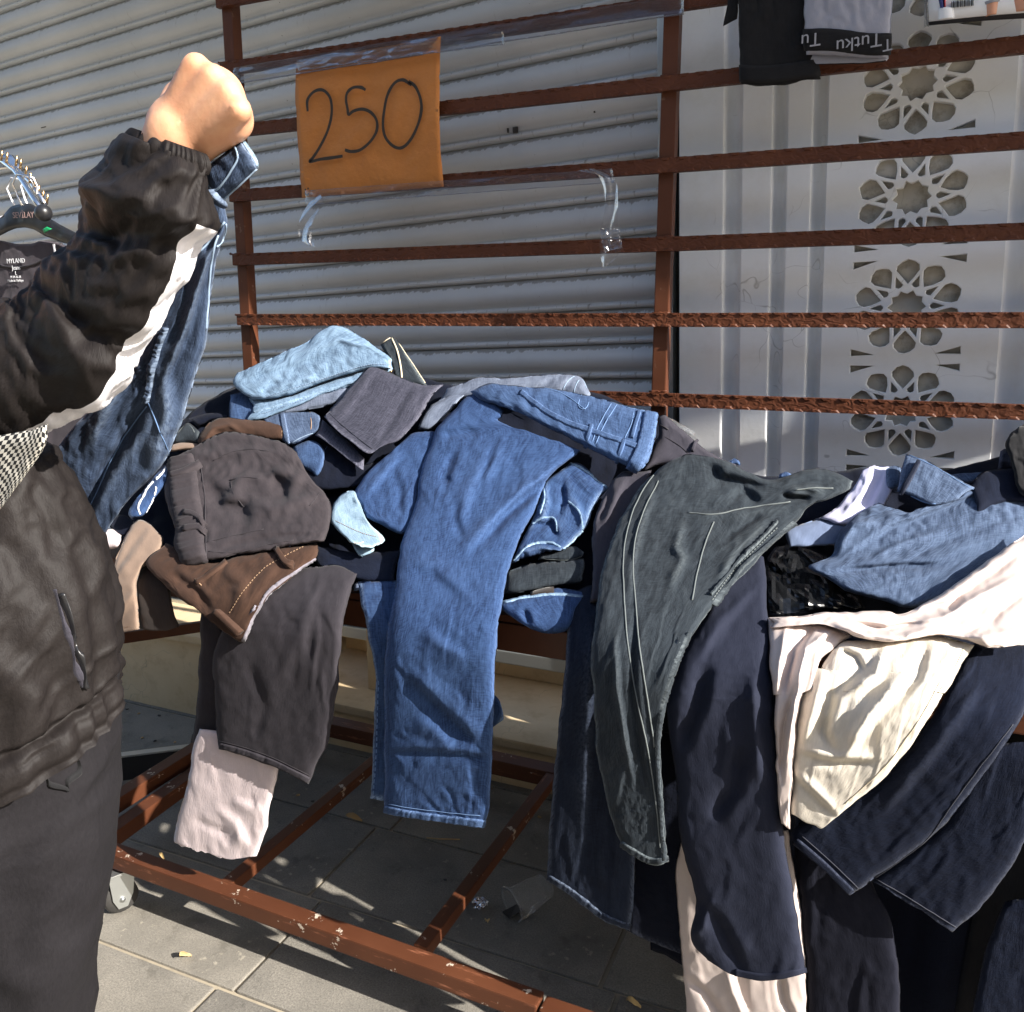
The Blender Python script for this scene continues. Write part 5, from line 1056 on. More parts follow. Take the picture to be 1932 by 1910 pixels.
# ---- black washed jeans
bj = sheet('jeans', [[(1241, 886), (1280, 862), (1312, 857), (1367, 869), (1449, 904), (1508, 890), (1560, 886), (1610, 907)], [(1206, 920), (1260, 918), (1320, 912), (1380, 922), (1440, 935), (1500, 925), (1560, 925), (1595, 928)], [(1180, 960), (1235, 960), (1300, 955), (1360, 955), (1420, 955), (1470, 950), (1510, 958), (1530, 955)], [(1162, 995), (1220, 992), (1290, 985), (1350, 980), (1405, 975), (1450, 968), (1490, 975), (1503, 985)], [(1139, 1066), (1190, 1064), (1255, 1058), (1310, 1052), (1360, 1045), (1400, 1036), (1432, 1030), (1449, 1037)], [(1128, 1132), (1175, 1130), (1225, 1128), (1270, 1122), (1305, 1116), (1330, 1112), (1350, 1118), (1362, 1128)],
    [(1115, 1230), (1155, 1225), (1190, 1222), (1220, 1218), (1250, 1214), (1275, 1208), (1292, 1204), (1303, 1202)], [(1120, 1320), (1150, 1320), (1175, 1320), (1200, 1320), (1222, 1320), (1240, 1316), (1252, 1310), (1262, 1304)], [(1126, 1420), (1160, 1425), (1190, 1428), (1206, 1430), (1220, 1430), (1232, 1427), (1240, 1420), (1247, 1412)], [(1146, 1520), (1175, 1522), (1205, 1523), (1216, 1523), (1227, 1522), (1238, 1518), (1245, 1514), (1251, 1510)], [(1172, 1600), (1190, 1612), (1205, 1622), (1220, 1630), (1233, 1634), (1243, 1635), (1251, 1633), (1258, 1628)]],
    M['jeans_black'], lift=.135, T=.036, ev=(3, 0), ex=(.034, .012), wr=[(.008, 140, 30, 110, 9), (.005, 60, 18, -30, 12)],
    folds=[(Z10((1000, 540), (1080, 640), (1320, 680)), 22, -.022), (Z10((1110, 750), (1200, 700), (1290, 760)), 16, -.018), (Z10((900, 820), (1150, 810), (1450, 770)), 9, .010, 's'), (Z10((880, 860), (840, 1000), (880, 1060), (800, 1230)), 16, .014), (Z10((720, 700), (650, 900), (600, 1100), (590, 1280)), 14, .008), (Z10((1340, 860), (1180, 1000), (1050, 1200)), 16, .012), (Z10((1300, 830), (1150, 930), (1080, 990)), 12, -.010), (Z10((1430, 700), (1540, 680), (1640, 700)), 12, .012), (Z10((1400, 720), (1460, 740), (1560, 740)), 10, -.016), (Z0((1200, 1150), (1195, 1300), (1215, 1480)), 12, -.010), (Z0((1160, 1180), (1165, 1300), (1195, 1480)), 10, .008)])
tag(bj.o, 'black washed jeans draped over the heap with narrow leg hanging', 'jeans', GH)
for q in ([(1234, 897), (1206, 939), (1185, 996), (1176, 1059), (1178, 1133), (1186, 1230), (1205, 1330), (1225, 1430), (1238, 1520), (1246, 1600)], [(1243, 908), (1217, 960), (1199, 1017), (1194, 1073), (1199, 1133), (1208, 1230), (1222, 1320), (1235, 1410)]): stitch(bj, q, M['thread_grey'], .0016)
for q in ([(1040, 870), (990, 1000), (950, 1150), (925, 1290)], [(900, 822), (1050, 830), (1250, 790), (1450, 765)], [(1480, 700), (1560, 690), (1680, 690)]): stitch(bj, Z10(*q), M['thread_grey'], .0018)
strap(bj, Z10((1470, 870), (1330, 990), (1200, 1110), (1100, 1230), (1040, 1310)), 7, M['jeans_black'], 'inseam', .006, rag=.004); strap(bj, Z10((1380, 870), (1260, 1000), (1140, 1120), (1020, 1270)), 5, M['jeans_black'], 'inseam_tuck', .005, rag=.006)
stitch(bj, Z10((1380, 900), (1260, 1020), (1140, 1140), (1030, 1290)), M['thread_grey'], .0012, .007)
strap(bj, Z0((1300, 1195), (1268, 1270), (1246, 1350), (1240, 1420), (1246, 1520), (1252, 1620)), 8, M['jeans_black'], 'side_seam', .004, rag=.003)
strap(bj, Z0((1172, 1592), (1200, 1610), (1230, 1624), (1257, 1620)), 12, M['jeans_black'], 'hem', .003, rag=.003)
# ---- right side
g = thing(sheet('trousers', [Z6((1060, 690), (1120, 668), (1200, 676)), Z6((1020, 760), (1110, 745), (1215, 760)), Z6((960, 830), (1060, 835), (1190, 840)), Z6((900, 895), (1000, 910), (1140, 910)), Z6((820, 950), (930, 975), (1080, 960))], M['lilac'], lift=.04, T=.02, folds=[(Z6((1100, 700), (1050, 820), (950, 930)), 14, .012), (Z6((1160, 700), (1110, 830), (1060, 900)), 10, -.010)], wear=False), 'lilac white cotton bunched between black jeans and ribbed blue jeans')
g = thing(sheet('trousers', [Z6((640, 1010), (780, 960), (870, 940), (970, 985)), Z6((640, 1050), (780, 1030), (860, 1015), (960, 1040)), Z6((660, 1100), (760, 1100), (830, 1090), (930, 1080))], M['bluegrey'], lift=.03, T=.015, wr=[(.006, 40, 14, 20, 5)], wear=False), 'blue grey jersey fold below the lilac cotton')
bg_ = sheet('plastic_bag', [Z6((590, 1100), (700, 1080), (800, 1110), (900, 1160), (1000, 1220)), Z6((540, 1180), (680, 1180), (800, 1190), (900, 1230), (1020, 1290)), Z6((535, 1280), (670, 1290), (800, 1300), (920, 1330), (1040, 1360)), Z6((545, 1400), (670, 1390), (800, 1380), (920, 1390), (1060, 1400)), Z6((555, 1465), (670, 1460), (800, 1440), (930, 1430), (1080, 1430))], M['bag'], lift=.0, T=.03, ex=None, wr=[(.075, 60, 26, 30, 3), (.05, 40, 18, 100, 9)], step=7, wear=False, rum=0); bg_.o.data.polygons.foreach_set('use_smooth', np.zeros(len(bg_.o.data.polygons), bool)); tag(bg_.o, 'crumpled black plastic bag between the slate leg and blue jeans', 'bag')
rj = sheet('jeans', [Z6((1140, 860), (1300, 915), (1430, 870), (1600, 800), (1780, 715), (1960, 680)), Z6((980, 960), (1150, 950), (1330, 930), (1500, 900), (1700, 850), (1960, 820)), Z6((915, 1050), (1100, 1040), (1300, 1000), (1500, 970), (1700, 930), (1960, 900)), Z6((885, 1150), (1080, 1130), (1300, 1100), (1500, 1070), (1700, 1040), (1960, 1000)), Z6((760, 1210), (1000, 1220), (1200, 1190), (1400, 1170), (1650, 1150), (1960, 1090)), Z6((870, 1260), (1050, 1285), (1200, 1295), (1350, 1290), (1500, 1280), (1720, 1210)), Z6((960, 1330), (1080, 1360), (1200, 1395), (1300, 1422), (1400, 1400), (1560, 1330))],
    M['jeans_steel'], lift=.06, T=.04, ex=(.05, .035), kn=.009, wr=[(.012, 160, 26, -18, 3)], folds=[(Z6((900, 1140), (1000, 980), (1150, 960)), 14, .014), (Z6((1000, 1120), (1200, 990), (1450, 900), (1780, 760)), 12, -.012, 's'), (Z6((1050, 1180), (1250, 1080), (1500, 1000)), 14, .010), (Z6((1280, 1180), (1500, 1050), (1800, 960)), 12, -.008), (Z6((900, 1230), (1200, 1200), (1500, 1190)), 12, -.016)])
tag(rj.o, 'ribbed blue jeans with raised waistband heaped at the right', 'jeans', GH)
wf = sheet('waistband', [Z6((1290, 603), (1400, 645), (1520, 715), (1655, 788)), Z6((1262, 690), (1360, 730), (1480, 790), (1600, 810)), Z6((1235, 800), (1330, 840), (1430, 880), (1560, 850))], M['jeans_steel'], rj.o, lift=.095, T=.02, wr=[(.003, 60, 20, 30, 3)])
stitch(wf, Z6((1300, 612), (1400, 658), (1520, 728), (1640, 795)), M['thread_blue'], .0012); stitch(wf, Z6((1310, 830), (1380, 860), (1440, 868)), M['thread_blue'], .0012); strap(wf, Z6((1345, 660), (1310, 730), (1240, 850)), 9, M['jeans_navy'], 'belt_loop', .009)
sheet('back_yoke', [Z6((1175, 690), (1220, 665), (1265, 672)), Z6((1170, 740), (1220, 740), (1260, 750)), Z6((1180, 780), (1210, 790), (1250, 770))], M['jeans_steel'], rj.o, lift=.05, T=.02)
sheet('waist_far', [Z6((1500, 715), (1600, 705), (1720, 700)), Z6((1560, 760), (1640, 760), (1720, 730))], M['jeans_steel'], rj.o, lift=.03, T=.02)
g = thing(sheet('jeans', [Z6((1620, 780), (1690, 700), (1830, 685), (1960, 690)), Z6((1650, 850), (1720, 800), (1840, 790), (1960, 800)), Z6((1660, 930), (1740, 880), (1850, 860), (1960, 870))], M['jeans_navy'], lift=.085, T=.02), 'navy jeans fold lying across the ribbed blue jeans', 'jeans')
# navy trousers hanging at right (drawn back to front)
g = thing(sheet('jeans', [Z9((1800, 1330), (1880, 1310), (1990, 1290)), Z9((1700, 1600), (1830, 1600), (1990, 1600)), Z9((1640, 1900), (1800, 1900), (1990, 1900)), Z9((1630, 2100), (1800, 2100), (1990, 2100))], M['jeans_navy'], lift=-.02, T=.03, ev=(3, 0)), 'navy jeans leg hanging low in the bottom right corner', 'jeans')
g = thing(sheet('trousers', [Z9((690, 1000), (820, 1050), (930, 1150), (1090, 1180)), Z9((715, 1250), (850, 1260), (990, 1270), (1120, 1260)), Z9((735, 1450), (900, 1450), (1060, 1450), (1205, 1430)), Z9((757, 1700), (920, 1700), (1090, 1700), (1242, 1690)), Z9((760, 2080), (920, 2080), (1100, 2080), (1260, 2080))], M['navy_cloth'], lift=.0, T=.03, ev=(2, 0), wr=[(.009, 180, 44, 88, 4)]), 'navy cloth trouser leg hanging straight down right of the blush satin')
g = thing(sheet('jeans', [Z9((1720, 500), (1850, 480), (2000, 470)), Z9((1500, 880), (1720, 900), (1960, 880)), Z9((1300, 1060), (1560, 1110), (1850, 1120)), Z9((1180, 1150), (1400, 1240), (1690, 1340)), Z9((1095, 1212), (1300, 1330), (1532, 1485))], M['jeans_navy'], lift=.03, T=.025, ev=(3, 0), wr=[(.006, 160, 40, 125, 8)]), 'faded black jeans leg slanting down at the right edge, behind the navy leg', 'jeans')
stitch(g, Z9((1130, 1205), (1320, 1315), (1545, 1455)), M['thread_char'], .0011)
g = thing(sheet('jeans', [Z6((1640, 1610), (1760, 1620), (1960, 1600)), Z9((1590, 50), (1770, 60), (1970, 130)), Z9((1420, 340), (1640, 360), (1900, 340)), Z9((1200, 630), (1450, 660), (1740, 590)), Z9((960, 790), (1200, 860), (1500, 900)), Z9((780, 870), (990, 970), (1250, 1110)), Z9((680, 945), (870, 1060), (1100, 1210)), Z9((688, 1015), (830, 1140), (985, 1290))], M['jeans_navy'], lift=.055, T=.028, ev=(3, 0), wr=[(.007, 180, 40, 128, 6)], folds=[(Z9((1700, 150), (1450, 500), (1150, 850)), 24, .008)]), 'navy jeans leg slanting down under the cream linen', 'jeans')
strap(g, Z9((700, 1000), (840, 1122), (990, 1268)), 14, M['jeans_navy'], 'hem', .003); stitch(g, Z9((735, 975), (880, 1105), (1030, 1250)), M['thread_char'], .001); stitch(g, Z9((1850, 380), (1560, 760), (1380, 1000), (1120, 1195)), M['thread_char'], .0011)
# cream linen
cl = sheet('trousers', [Z6((890, 1640), (960, 1602), (1080, 1590), (1250, 1580), (1450, 1565), (1640, 1620)), Z6((840, 1730), (980, 1735), (1120, 1740), (1280, 1740), (1440, 1730), (1575, 1745)), Z6((790, 1850), (930, 1860), (1080, 1860), (1230, 1860), (1370, 1860), (1490, 1875)), Z9((765, 80), (900, 95), (1060, 105), (1210, 110), (1390, 105), (1540, 110)), Z9((730, 250), (860, 275), (1000, 295), (1150, 300), (1300, 300), (1440, 290)), Z9((700, 450), (820, 475), (950, 495), (1080, 500), (1210, 490), (1325, 465)), Z9((688, 620), (790, 645), (890, 655), (990, 650), (1110, 640), (1215, 620)), Z9((676, 760), (740, 785), (800, 800), (870, 815), (960, 800), (1050, 765)), Z9((668, 852), (715, 876), (760, 900), (800, 920), (838, 938), (905, 880))],
    M['cream'], lift=.10, T=.03, ev=(3, 0), ex=(.032, .016), kn=.008, wr=[(.008, 120, 26, 110, 4)], folds=[(Z6((1180, 1620), (1130, 1780), (1000, 1860)), 16, .018), (Z9((1100, 60), (900, 230), (850, 420), (900, 520)), 18, -.018), (Z9((1300, 100), (1080, 350), (960, 560)), 20, .020), (Z9((720, 530), (900, 570), (1110, 570)), 10, -.014, 's'), (Z6((930, 1640), (1020, 1680), (1060, 1760)), 12, -.014), (Z9((850, 100), (800, 300), (740, 480)), 18, .012), (Z9((680, 640), (800, 750), (910, 860)), 8, -.010, 's'), (Z6((1400, 1600), (1350, 1800), (1250, 1900)), 16, -.010)], wear=False)
tag(cl.o, 'cream linen trouser leg with creases hanging at the right', 'trousers', GH)
stitch(cl, Z6((1590, 1640), (1540, 1740), (1450, 1880)), M['thread_cream'], .0008); stitch(cl, Z9((1500, 90), (1380, 310), (1270, 480), (1140, 640), (960, 800)), M['thread_cream'], .0008)
# blush satin drape over the top
st2 = sheet('trousers', [Z6((550, 1475), (700, 1462), (900, 1448), (1150, 1440), (1280, 1445), (1500, 1330), (1700, 1180), (1960, 1000)), Z6((560, 1485), (740, 1475), (940, 1475), (1160, 1490), (1320, 1475), (1530, 1385), (1730, 1270), (1960, 1150)), Z6((580, 1500), (780, 1490), (980, 1520), (1190, 1545), (1370, 1520), (1560, 1460), (1750, 1390), (1960, 1300)), Z6((570, 1515), (810, 1500), (1010, 1560), (1200, 1585), (1410, 1555), (1570, 1530), (1750, 1510), (1960, 1450)), Z6((560, 1530), (830, 1510), (1040, 1580), (1210, 1598), (1450, 1565), (1590, 1590), (1730, 1630), (1960, 1610))],
    M['satin'], lift=.125, T=.032, ex=(.014, .006), kn=.005, rum=0, wr=[(.005, 200, 24, -20, 5)], folds=[(Z6((1300, 1440), (1500, 1400), (1680, 1270), (1900, 1120)), 14, -.018), (Z6((1260, 1500), (1480, 1470), (1660, 1360), (1930, 1230)), 12, .016), (Z6((880, 1490), (1060, 1560), (1220, 1580), (1420, 1530)), 9, .014), (Z6((1000, 1500), (1180, 1530), (1380, 1490)), 9, -.014), (Z6((1690, 1530), (1780, 1430), (1930, 1330)), 14, -.016), (Z6((1480, 1560), (1620, 1540), (1720, 1480)), 10, -.012), (Z6((1620, 1570), (1780, 1560), (1930, 1520)), 12, .012)], wear=False)
tag(st2.o, 'blush satin trousers draped across the right of the heap', 'trousers', GH)
ff = sheet('hanging_leg', [Z6((548, 1480), (640, 1476), (740, 1480), (860, 1505), (1000, 1575)), Z6((552, 1560), (640, 1550), (720, 1560), (810, 1580), (900, 1640)), Z6((560, 1700), (630, 1700), (700, 1700), (770, 1690), (830, 1700)), Z6((575, 1880), (625, 1880), (680, 1880), (735, 1870), (790, 1850)), Z9((585, 180), (630, 180), (680, 170), (725, 150), (770, 130)), Z9((590, 380), (620, 380), (655, 360), (690, 330), (720, 300)), Z9((597, 560), (618, 560), (640, 560), (665, 555), (692, 550)), Z9((600, 730), (617, 730), (635, 728), (655, 720), (680, 705)), Z9((618, 905), (630, 910), (640, 920), (652, 930), (666, 936))],
    M['satin'], st2.o, lift=.10, T=.035, ev=(3, 0), wr=[(.006, 160, 18, 105, 7)], folds=[(Z6((900, 1540), (760, 1640), (700, 1860)), 9, .018), (Z6((800, 1520), (700, 1640), (640, 1880)), 8, -.018), (Z6((660, 1500), (620, 1700), (600, 1880)), 9, .012), (Z9((760, 60), (700, 260), (660, 520)), 6, .014), (Z9((690, 200), (640, 400), (620, 700)), 6, -.014)], wear=False)
# black garment and grey roll at the right edge
g = thing(sheet('jacket', [Z6((1830, 500), (1860, 480), (1920, 445), (2150, 420)), Z6((1810, 560), (1860, 560), (1950, 560), (2180, 540)), Z6((1840, 660), (1880, 660), (1960, 660), (2190, 660)), Z6((1860, 740), (1900, 750), (1980, 750), (2190, 760)), Z6((1880, 820), (1920, 840), (1990, 850), (2180, 880))], M['black_cloth'], lift=.06, T=.09, wr=[(.012, 60, 24, 60, 3)]), 'black bunched garment at the right edge of the heap', 'garment')
g = thing(sheet('jeans', [Z6((1785, 590), (1810, 575), (1850, 590)), Z6((1775, 640), (1815, 630), (1855, 640)), Z6((1770, 690), (1815, 690), (1855, 690))], M['jeans_char'], lift=.04, T=.05, folds=[(Z6((1780, 620), (1850, 625)), 5, -.014), (Z6((1775, 660), (1850, 665)), 5, -.014)]), 'small grey roll beside the black garment at right', 'garment')
# left edge, under the held jeans
g = thing(sheet('jeans', [Z4((690, 1000), (740, 930), (800, 850), (880, 770)), Z4((680, 1030), (745, 980), (815, 890), (895, 800)), Z4((690, 1050), (760, 1040), (820, 960), (880, 860))], M['jeans_dark'], lift=.10, T=.03, jag=3), 'dark ripped jeans with white seam beside the elastic waistband', 'jeans')
for q in ([(745, 1030), (735, 990), (775, 910), (815, 860)], [(790, 1030), (810, 960), (830, 890)], [(830, 850), (870, 800), (890, 770)]): strap(g, Z4(*q), 2.6, M['thread_white'], 'white_seam', .002, rag=.003)
g = thing(sheet('trousers', [Z4((530, 1130), (590, 1105), (645, 1140)), Z4((520, 1180), (580, 1170), (640, 1180)), Z4((530, 1215), (580, 1222), (620, 1210))], M['pink'], lift=.03, T=.05, wear=False), 'pale pink cloth end on the table rim at far left')
g = thing(sheet('jeans', [Z4((560, 1060), (640, 1030), (700, 1060)), Z4((600, 1120), (660, 1100), (720, 1120)), Z4((640, 1140), (690, 1150), (740, 1140))], M['jeans_deep'], lift=.02, T=.03), 'dark jeans edge between pink cloth and tan leg', 'jeans')
# hidden dark leg added behind the slate one, closing off view and sun there
g = thing(sheet('trousers', [Z0((1290, 1230), (1400, 1240), (1520, 1260)), Z0((1290, 1400), (1400, 1400), (1510, 1400)), Z0((1285, 1560), (1390, 1570), (1500, 1570))], M['navy_cloth'], lift=-.03, T=.02, ev=(3, 0)), 'dark trouser leg added out of sight behind the slate leg to block the sun')
# ------------------------------------------------------------------ person holding up a pair of jeans
YP = -.60
def vsub(a, b): return a-b
def loft(name, pairs, mat, parent, Y=YP, depth=.8, nseg=56, nv=90, wr=(), fold=None, cap=False, hor=False, Ys=None, ex=(.05, .02)):
    """pairs: (edge point a, edge point b[, depth ratio]) photo points of the two outline edges; rings are ellipses between them"""
    A, B, Dp = [], [], []
    for i, q in enumerate(pairs):
        y = Ys[i] if Ys else Y
        A.append(PY(np.array(float(q[0][0])), np.array(float(q[0][1])), y)); B.append(PY(np.array(float(q[1][0])), np.array(float(q[1][1])), y)); Dp.append(q[2] if len(q) > 2 else depth)
    t = np.linspace(0, 1, nv); A = crom(A, t); B = crom(B, t); Dp = crom(np.array(Dp)[:, None], t)[:, 0]
    c = (A+B)/2; a = (B-A)/2; w = np.linalg.norm(a, axis=1)
    tan = np.gradient(c, axis=0); tan /= np.linalg.norm(tan, axis=1, keepdims=True)+1e-9
    v = CAM-c; v /= np.linalg.norm(v, axis=1, keepdims=True)
    if hor: v[:, 2] = 0
    an = a/w[:, None]; b = v-an*np.sum(v*an, 1, keepdims=True)
    b /= np.linalg.norm(b, axis=1, keepdims=True)
    th = np.linspace(0, 2*np.pi, nseg, endpoint=False)
    P = c[:, None]+a[:, None]*np.cos(th)[None, :, None]
    if hor: P = P+b[:, None]*(w*Dp)[:, None, None]*np.sin(th)[None, :, None]
    else:
        q = CAM-P; q /= np.linalg.norm(q, axis=-1, keepdims=True); P = P+q*(w*Dp)[:, None, None]*np.sin(th)[None, :, None]
    N = P-c[:, None]; N /= np.linalg.norm(N, axis=-1, keepdims=True)
    L = np.concatenate([[0], np.cumsum(np.linalg.norm(np.diff(c, axis=0), axis=1))])
    TH, LL = np.meshgrid(th, L)
    F = np.zeros_like(TH)
    for (amp, ln, wd, ang, s_) in wr:                   # metres along / around
        cth, sth = math.cos(R(ang)), math.sin(R(ang)); x = np.cos(TH)*.1+.37; x2 = np.sin(TH)*.1+.71
        p, q = LL*cth+x*sth+x2*.5*sth, -LL*sth+x*cth-x2*.7*cth
        q2 = q/wd+(fbm(LL/.09, x/.07+x2/.09, s_+3)-.5)*2
        n = vnoise(p/ln, q2, s_)*.65+vnoise(p/ln*1.9, q2*2.1, s_+5)*.35
        F += amp*(1-np.abs(2*n-1)*1.8)
    if fold is not None: F = F+fold(TH, LL/L[-1])
    P = P+N*F[..., None]
    if ex:
        wrp = lambda A: np.concatenate([A[:, -6:], A, A[:, :6]], 1); Pw, Nw = wrp(P), wrp(N)
        t1 = wrp(TH); l1 = wrp(LL); X0 = Pw+Nw*((fbm(np.cos(t1)*4+9, np.sin(t1)*4+l1*14, 7, 2)-.5)*.008)[..., None]
        mk = np.clip(.3+2*(fbm(np.cos(t1)*1.4+5, np.sin(t1)*1.4+l1*6, 3, 2)-.25), .1, 1.6)[..., None]
        sl_ = (slice(None, None, 2), slice(None, None, 2)); cc = relax(Pw[sl_], Nw[sl_], X0[sl_], mk[sl_], ex[0], ex[1], 70, .010, .35, -.02, .03)
        Xn = relax(Pw, Nw, Pw+up2(cc-Pw[sl_], *Pw.shape[:2]), mk, ex[0], ex[1], 30, .014, .3, -.02, .03); P = Xn[:, 6:-6]
    g = G(); g.P = P; g.N = N; g.th = th; g.L = L; g.b = b; g.c = c
    I = np.arange(nv*nseg).reshape(nv, nseg); I2 = np.roll(I, -1, 1)
    fs = np.stack([I[:-1], I2[:-1], I2[1:], I[1:]], -1).reshape(-1, 4)
    uv = np.stack([np.broadcast_to(th/(2*np.pi)*.5, TH.shape), LL], -1).reshape(-1, 2)
    vs = P.reshape(-1, 3)
    if cap:
        vs = np.concatenate([vs, c[:1], c[-1:]]); k = nv*nseg; uv = np.concatenate([uv, [[0, 0], [0, 0]]])
        c1 = np.stack([I[0], np.full(nseg, k), np.full(nseg, k), I2[0]], -1); c2 = np.stack([I2[-1], np.full(nseg, k+1), np.full(nseg, k+1), I[-1]], -1)
        tri = [tuple(q) for q in fs]+[(int(x), int(y), k) for x, y in zip(I2[0], I[0])]+[(int(x), int(y), k+1) for x, y in zip(I[-1], I2[-1])]
        g.o = mesh_np(name, vs, tri, mat, parent, True, uv)
    else: g.o = mesh_np(name, vs, fs, mat, parent, True, uv)
    # screen positions for laying trims on the side that faces the street
    d = P-CAM; z = d@FW; g.px = CX+FPX*(d@RT)/z; g.py = CY-FPX*(d@UP)/z
    front = np.sum(N*(CAM-P), -1) > 0; g.px = np.where(front, g.px, 1e6)
    return g
def world(x, y, Y=YP): return V(PY(np.array(float(x)), np.array(float(y)), Y))
# body: one continuous skin (mostly under the clothes), grown from limbs and fused
def capsule(bm, a, b, ra, rb, n=14, rings=5):
    a, b = Vector(a), Vector(b); d = b-a; L = d.length; q = d.to_track_quat('Z', 'Y'); pts = []
    prof_ = [(-ra*math.cos(math.pi/2*k/rings), ra*math.sin(math.pi/2*k/rings)) for k in range(rings+1)]+[(L+rb*math.sin(math.pi/2*k/rings), rb*math.cos(math.pi/2*k/rings)) for k in range(rings+1)]
    rows = []
    for z, r in prof_:
        if r < 1e-5: rows.append([bm.verts.new(a+q @ Vector((0, 0, z)))])
        else: rows.append([bm.verts.new(a+q @ Vector((r*math.cos(2*math.pi*k/n), r*math.sin(2*math.pi*k/n), z))) for k in range(n)])
    for r0, r1 in zip(rows[:-1], rows[1:]):
        for k in range(n):
            if len(r0) == 1: bm.faces.new((r0[0], r1[(k+1) % n], r1[k]))
            elif len(r1) == 1: bm.faces.new((r0[k], r0[(k+1) % n], r1[0]))
            else: bm.faces.new((r0[k], r0[(k+1) % n], r1[(k+1) % n], r1[k]))
bm = bmesh.new()
sho = world(-290, 790, YP+.03); elb = world(150, 635, YP+.03); wri = world(*ZH((560, 960))[0], YP)
hipc = world(-30, 1420, YP+.02); chest = world(-140, 880, YP+.03); neck = world(-330, 520, YP+.05)
headc = world(-400, 330, YP+.05)
capsule(bm, hipc, chest, .105, .12, 20); capsule(bm, chest, neck, .10, .055); capsule(bm, neck, headc-Vector((0, 0, .08)), .055, .055)
capsule(bm, headc+Vector((0, 0, -.045)), headc+Vector((0, 0, .045)), .075, .09, 20)
capsule(bm, headc+Vector((.085, .02, -.01)), headc+Vector((.105, .025, -.04)), .010, .016)   # nose
for s_ in (-1, 1): capsule(bm, headc+Vector((.0, .085*s_, -.01)), headc+Vector((-.01, .092*s_, .02)), .014, .018)
capsule(bm, chest+Vector((0, 0, .12)), sho, .06, .04); capsule(bm, sho, elb, .034, .028); capsule(bm, elb, wri, .028, .024)
sh2 = chest+Vector((-.14, .16, .12)); el2 = sh2+Vector((-.10, .05, -.27)); capsule(bm, chest+Vector((0, .05, .1)), sh2, .07, .06); capsule(bm, sh2, el2, .05, .04); h2 = el2+Vector((.02, .10, -.22)); capsule(bm, el2, h2, .04, .03); capsule(bm, h2, h2+Vector((.01, .02, -.07)), .032, .03)
for k in range(4): capsule(bm, h2+Vector((-.02+.015*k, .02, -.08)), h2+Vector((-.015+.015*k, .045, -.14+.006*abs(k-1.5))), .009, .008, 10)
capsule(bm, h2+Vector((.03, .0, -.03)), h2+Vector((.045, .02, -.09)), .011, .009, 10)
for lg_ in (world(65, 1560, YP+.02), world(-195, 1560, YP+.14)):
    hp = lg_+Vector((0, 0, .08)); kn = Vector((lg_.x-.01, lg_.y, .48)); an = Vector((lg_.x-.02, lg_.y, .09))
    capsule(bm, hp, kn, .07, .05); capsule(bm, kn, an, .048, .036); capsule(bm, an+Vector((-.02, 0, -.04)), an+Vector((.13, .02, -.05)), .033, .028)
# the raised fist: back of the hand to the street, knuckles up and to the right
def hp_(x, y, dep=0.0): p = world(*ZH((x, y))[0], YP); v = (Vector(CAM)-p).normalized(); return p+v*dep
wr0 = hp_(560, 950, -.0)
# metacarpals fan from the wrist to the four knuckles
kn_px = [(725, 262), (885, 362), (1035, 500), (1135, 668)]; rad = [.0128, .0126, .0122, .0116]
for (x, y), r_k, wx, wd in zip(kn_px, rad, (500, 560, 640, 710), (.004, .008, .006, -.004)):
    w_ = hp_(wx, 830+(wx-500)*.9, wd-.010); k_ = hp_(x, y, .006)
    capsule(bm, w_, k_, .019, r_k, 16)
    capsule(bm, hp_(x, y, .009), hp_(x+10, y-6, .0), r_k*.8, r_k*.95, 14)                          # knuckle
    p1 = hp_(x+30, y+30, -.042); p2 = hp_(x-80, y+170, -.066); p3 = hp_(x-150, y+160, -.035)        # finger curls away and back to the palm
    capsule(bm, k_, p1, r_k*.95, .0105, 14); capsule(bm, p1, p2, .0105, .0098, 12); capsule(bm, p2, p3, .0098, .0085, 12)
capsule(bm, hp_(560, 850, -.016), hp_(900, 560, -.018), .030, .029, 18); capsule(bm, hp_(760, 900, -.014), hp_(1060, 760, -.018), .024, .021, 16)
capsule(bm, hp_(520, 760, -.02), hp_(560, 560, -.05), .02, .016); capsule(bm, hp_(560, 560, -.05), hp_(740, 470, -.075), .015, .012); capsule(bm, hp_(740, 470, -.075), hp_(880, 520, -.078), .012, .010)   # thumb folded across the fingers
capsule(bm, elb+(wri-elb)*.75, hp_(560, 930, -.006), .026, .031, 18)
body = bm_obj('person', bm, M['skin'])
rm = body.modifiers.new('fuse', 'REMESH'); rm.mode = 'VOXEL'; rm.voxel_size = .0036; rm.use_smooth_shade = True
sm = body.modifiers.new('soften', 'SMOOTH'); sm.factor = .5; sm.iterations = 4
dg = bpy.context.evaluated_depsgraph_get(); me = bpy.data.meshes.new_from_object(body.evaluated_get(dg)); body.modifiers.clear(); body.data = me
me.polygons.foreach_set('use_smooth', np.ones(len(me.polygons), bool))
tag(body, 'person in black jacket with white sleeve stripe holding up jeans in one fist', 'person')
hair = bmesh.new(); capsule(hair, headc+Vector((-.02, 0, 0)), headc+Vector((-.015, 0, .06)), .095, .092, 24); bm_obj('hair', hair, M['hair'], body, True)
for s_ in (-1, 1):
    e_ = bmesh.new(); bmesh.ops.create_uvsphere(e_, u_segments=12, v_segments=8, radius=.012, matrix=Matrix.Translation(headc+Vector((.082, .03*s_+.015, .012)))); bm_obj('eye', e_, M['eye'], body, True)
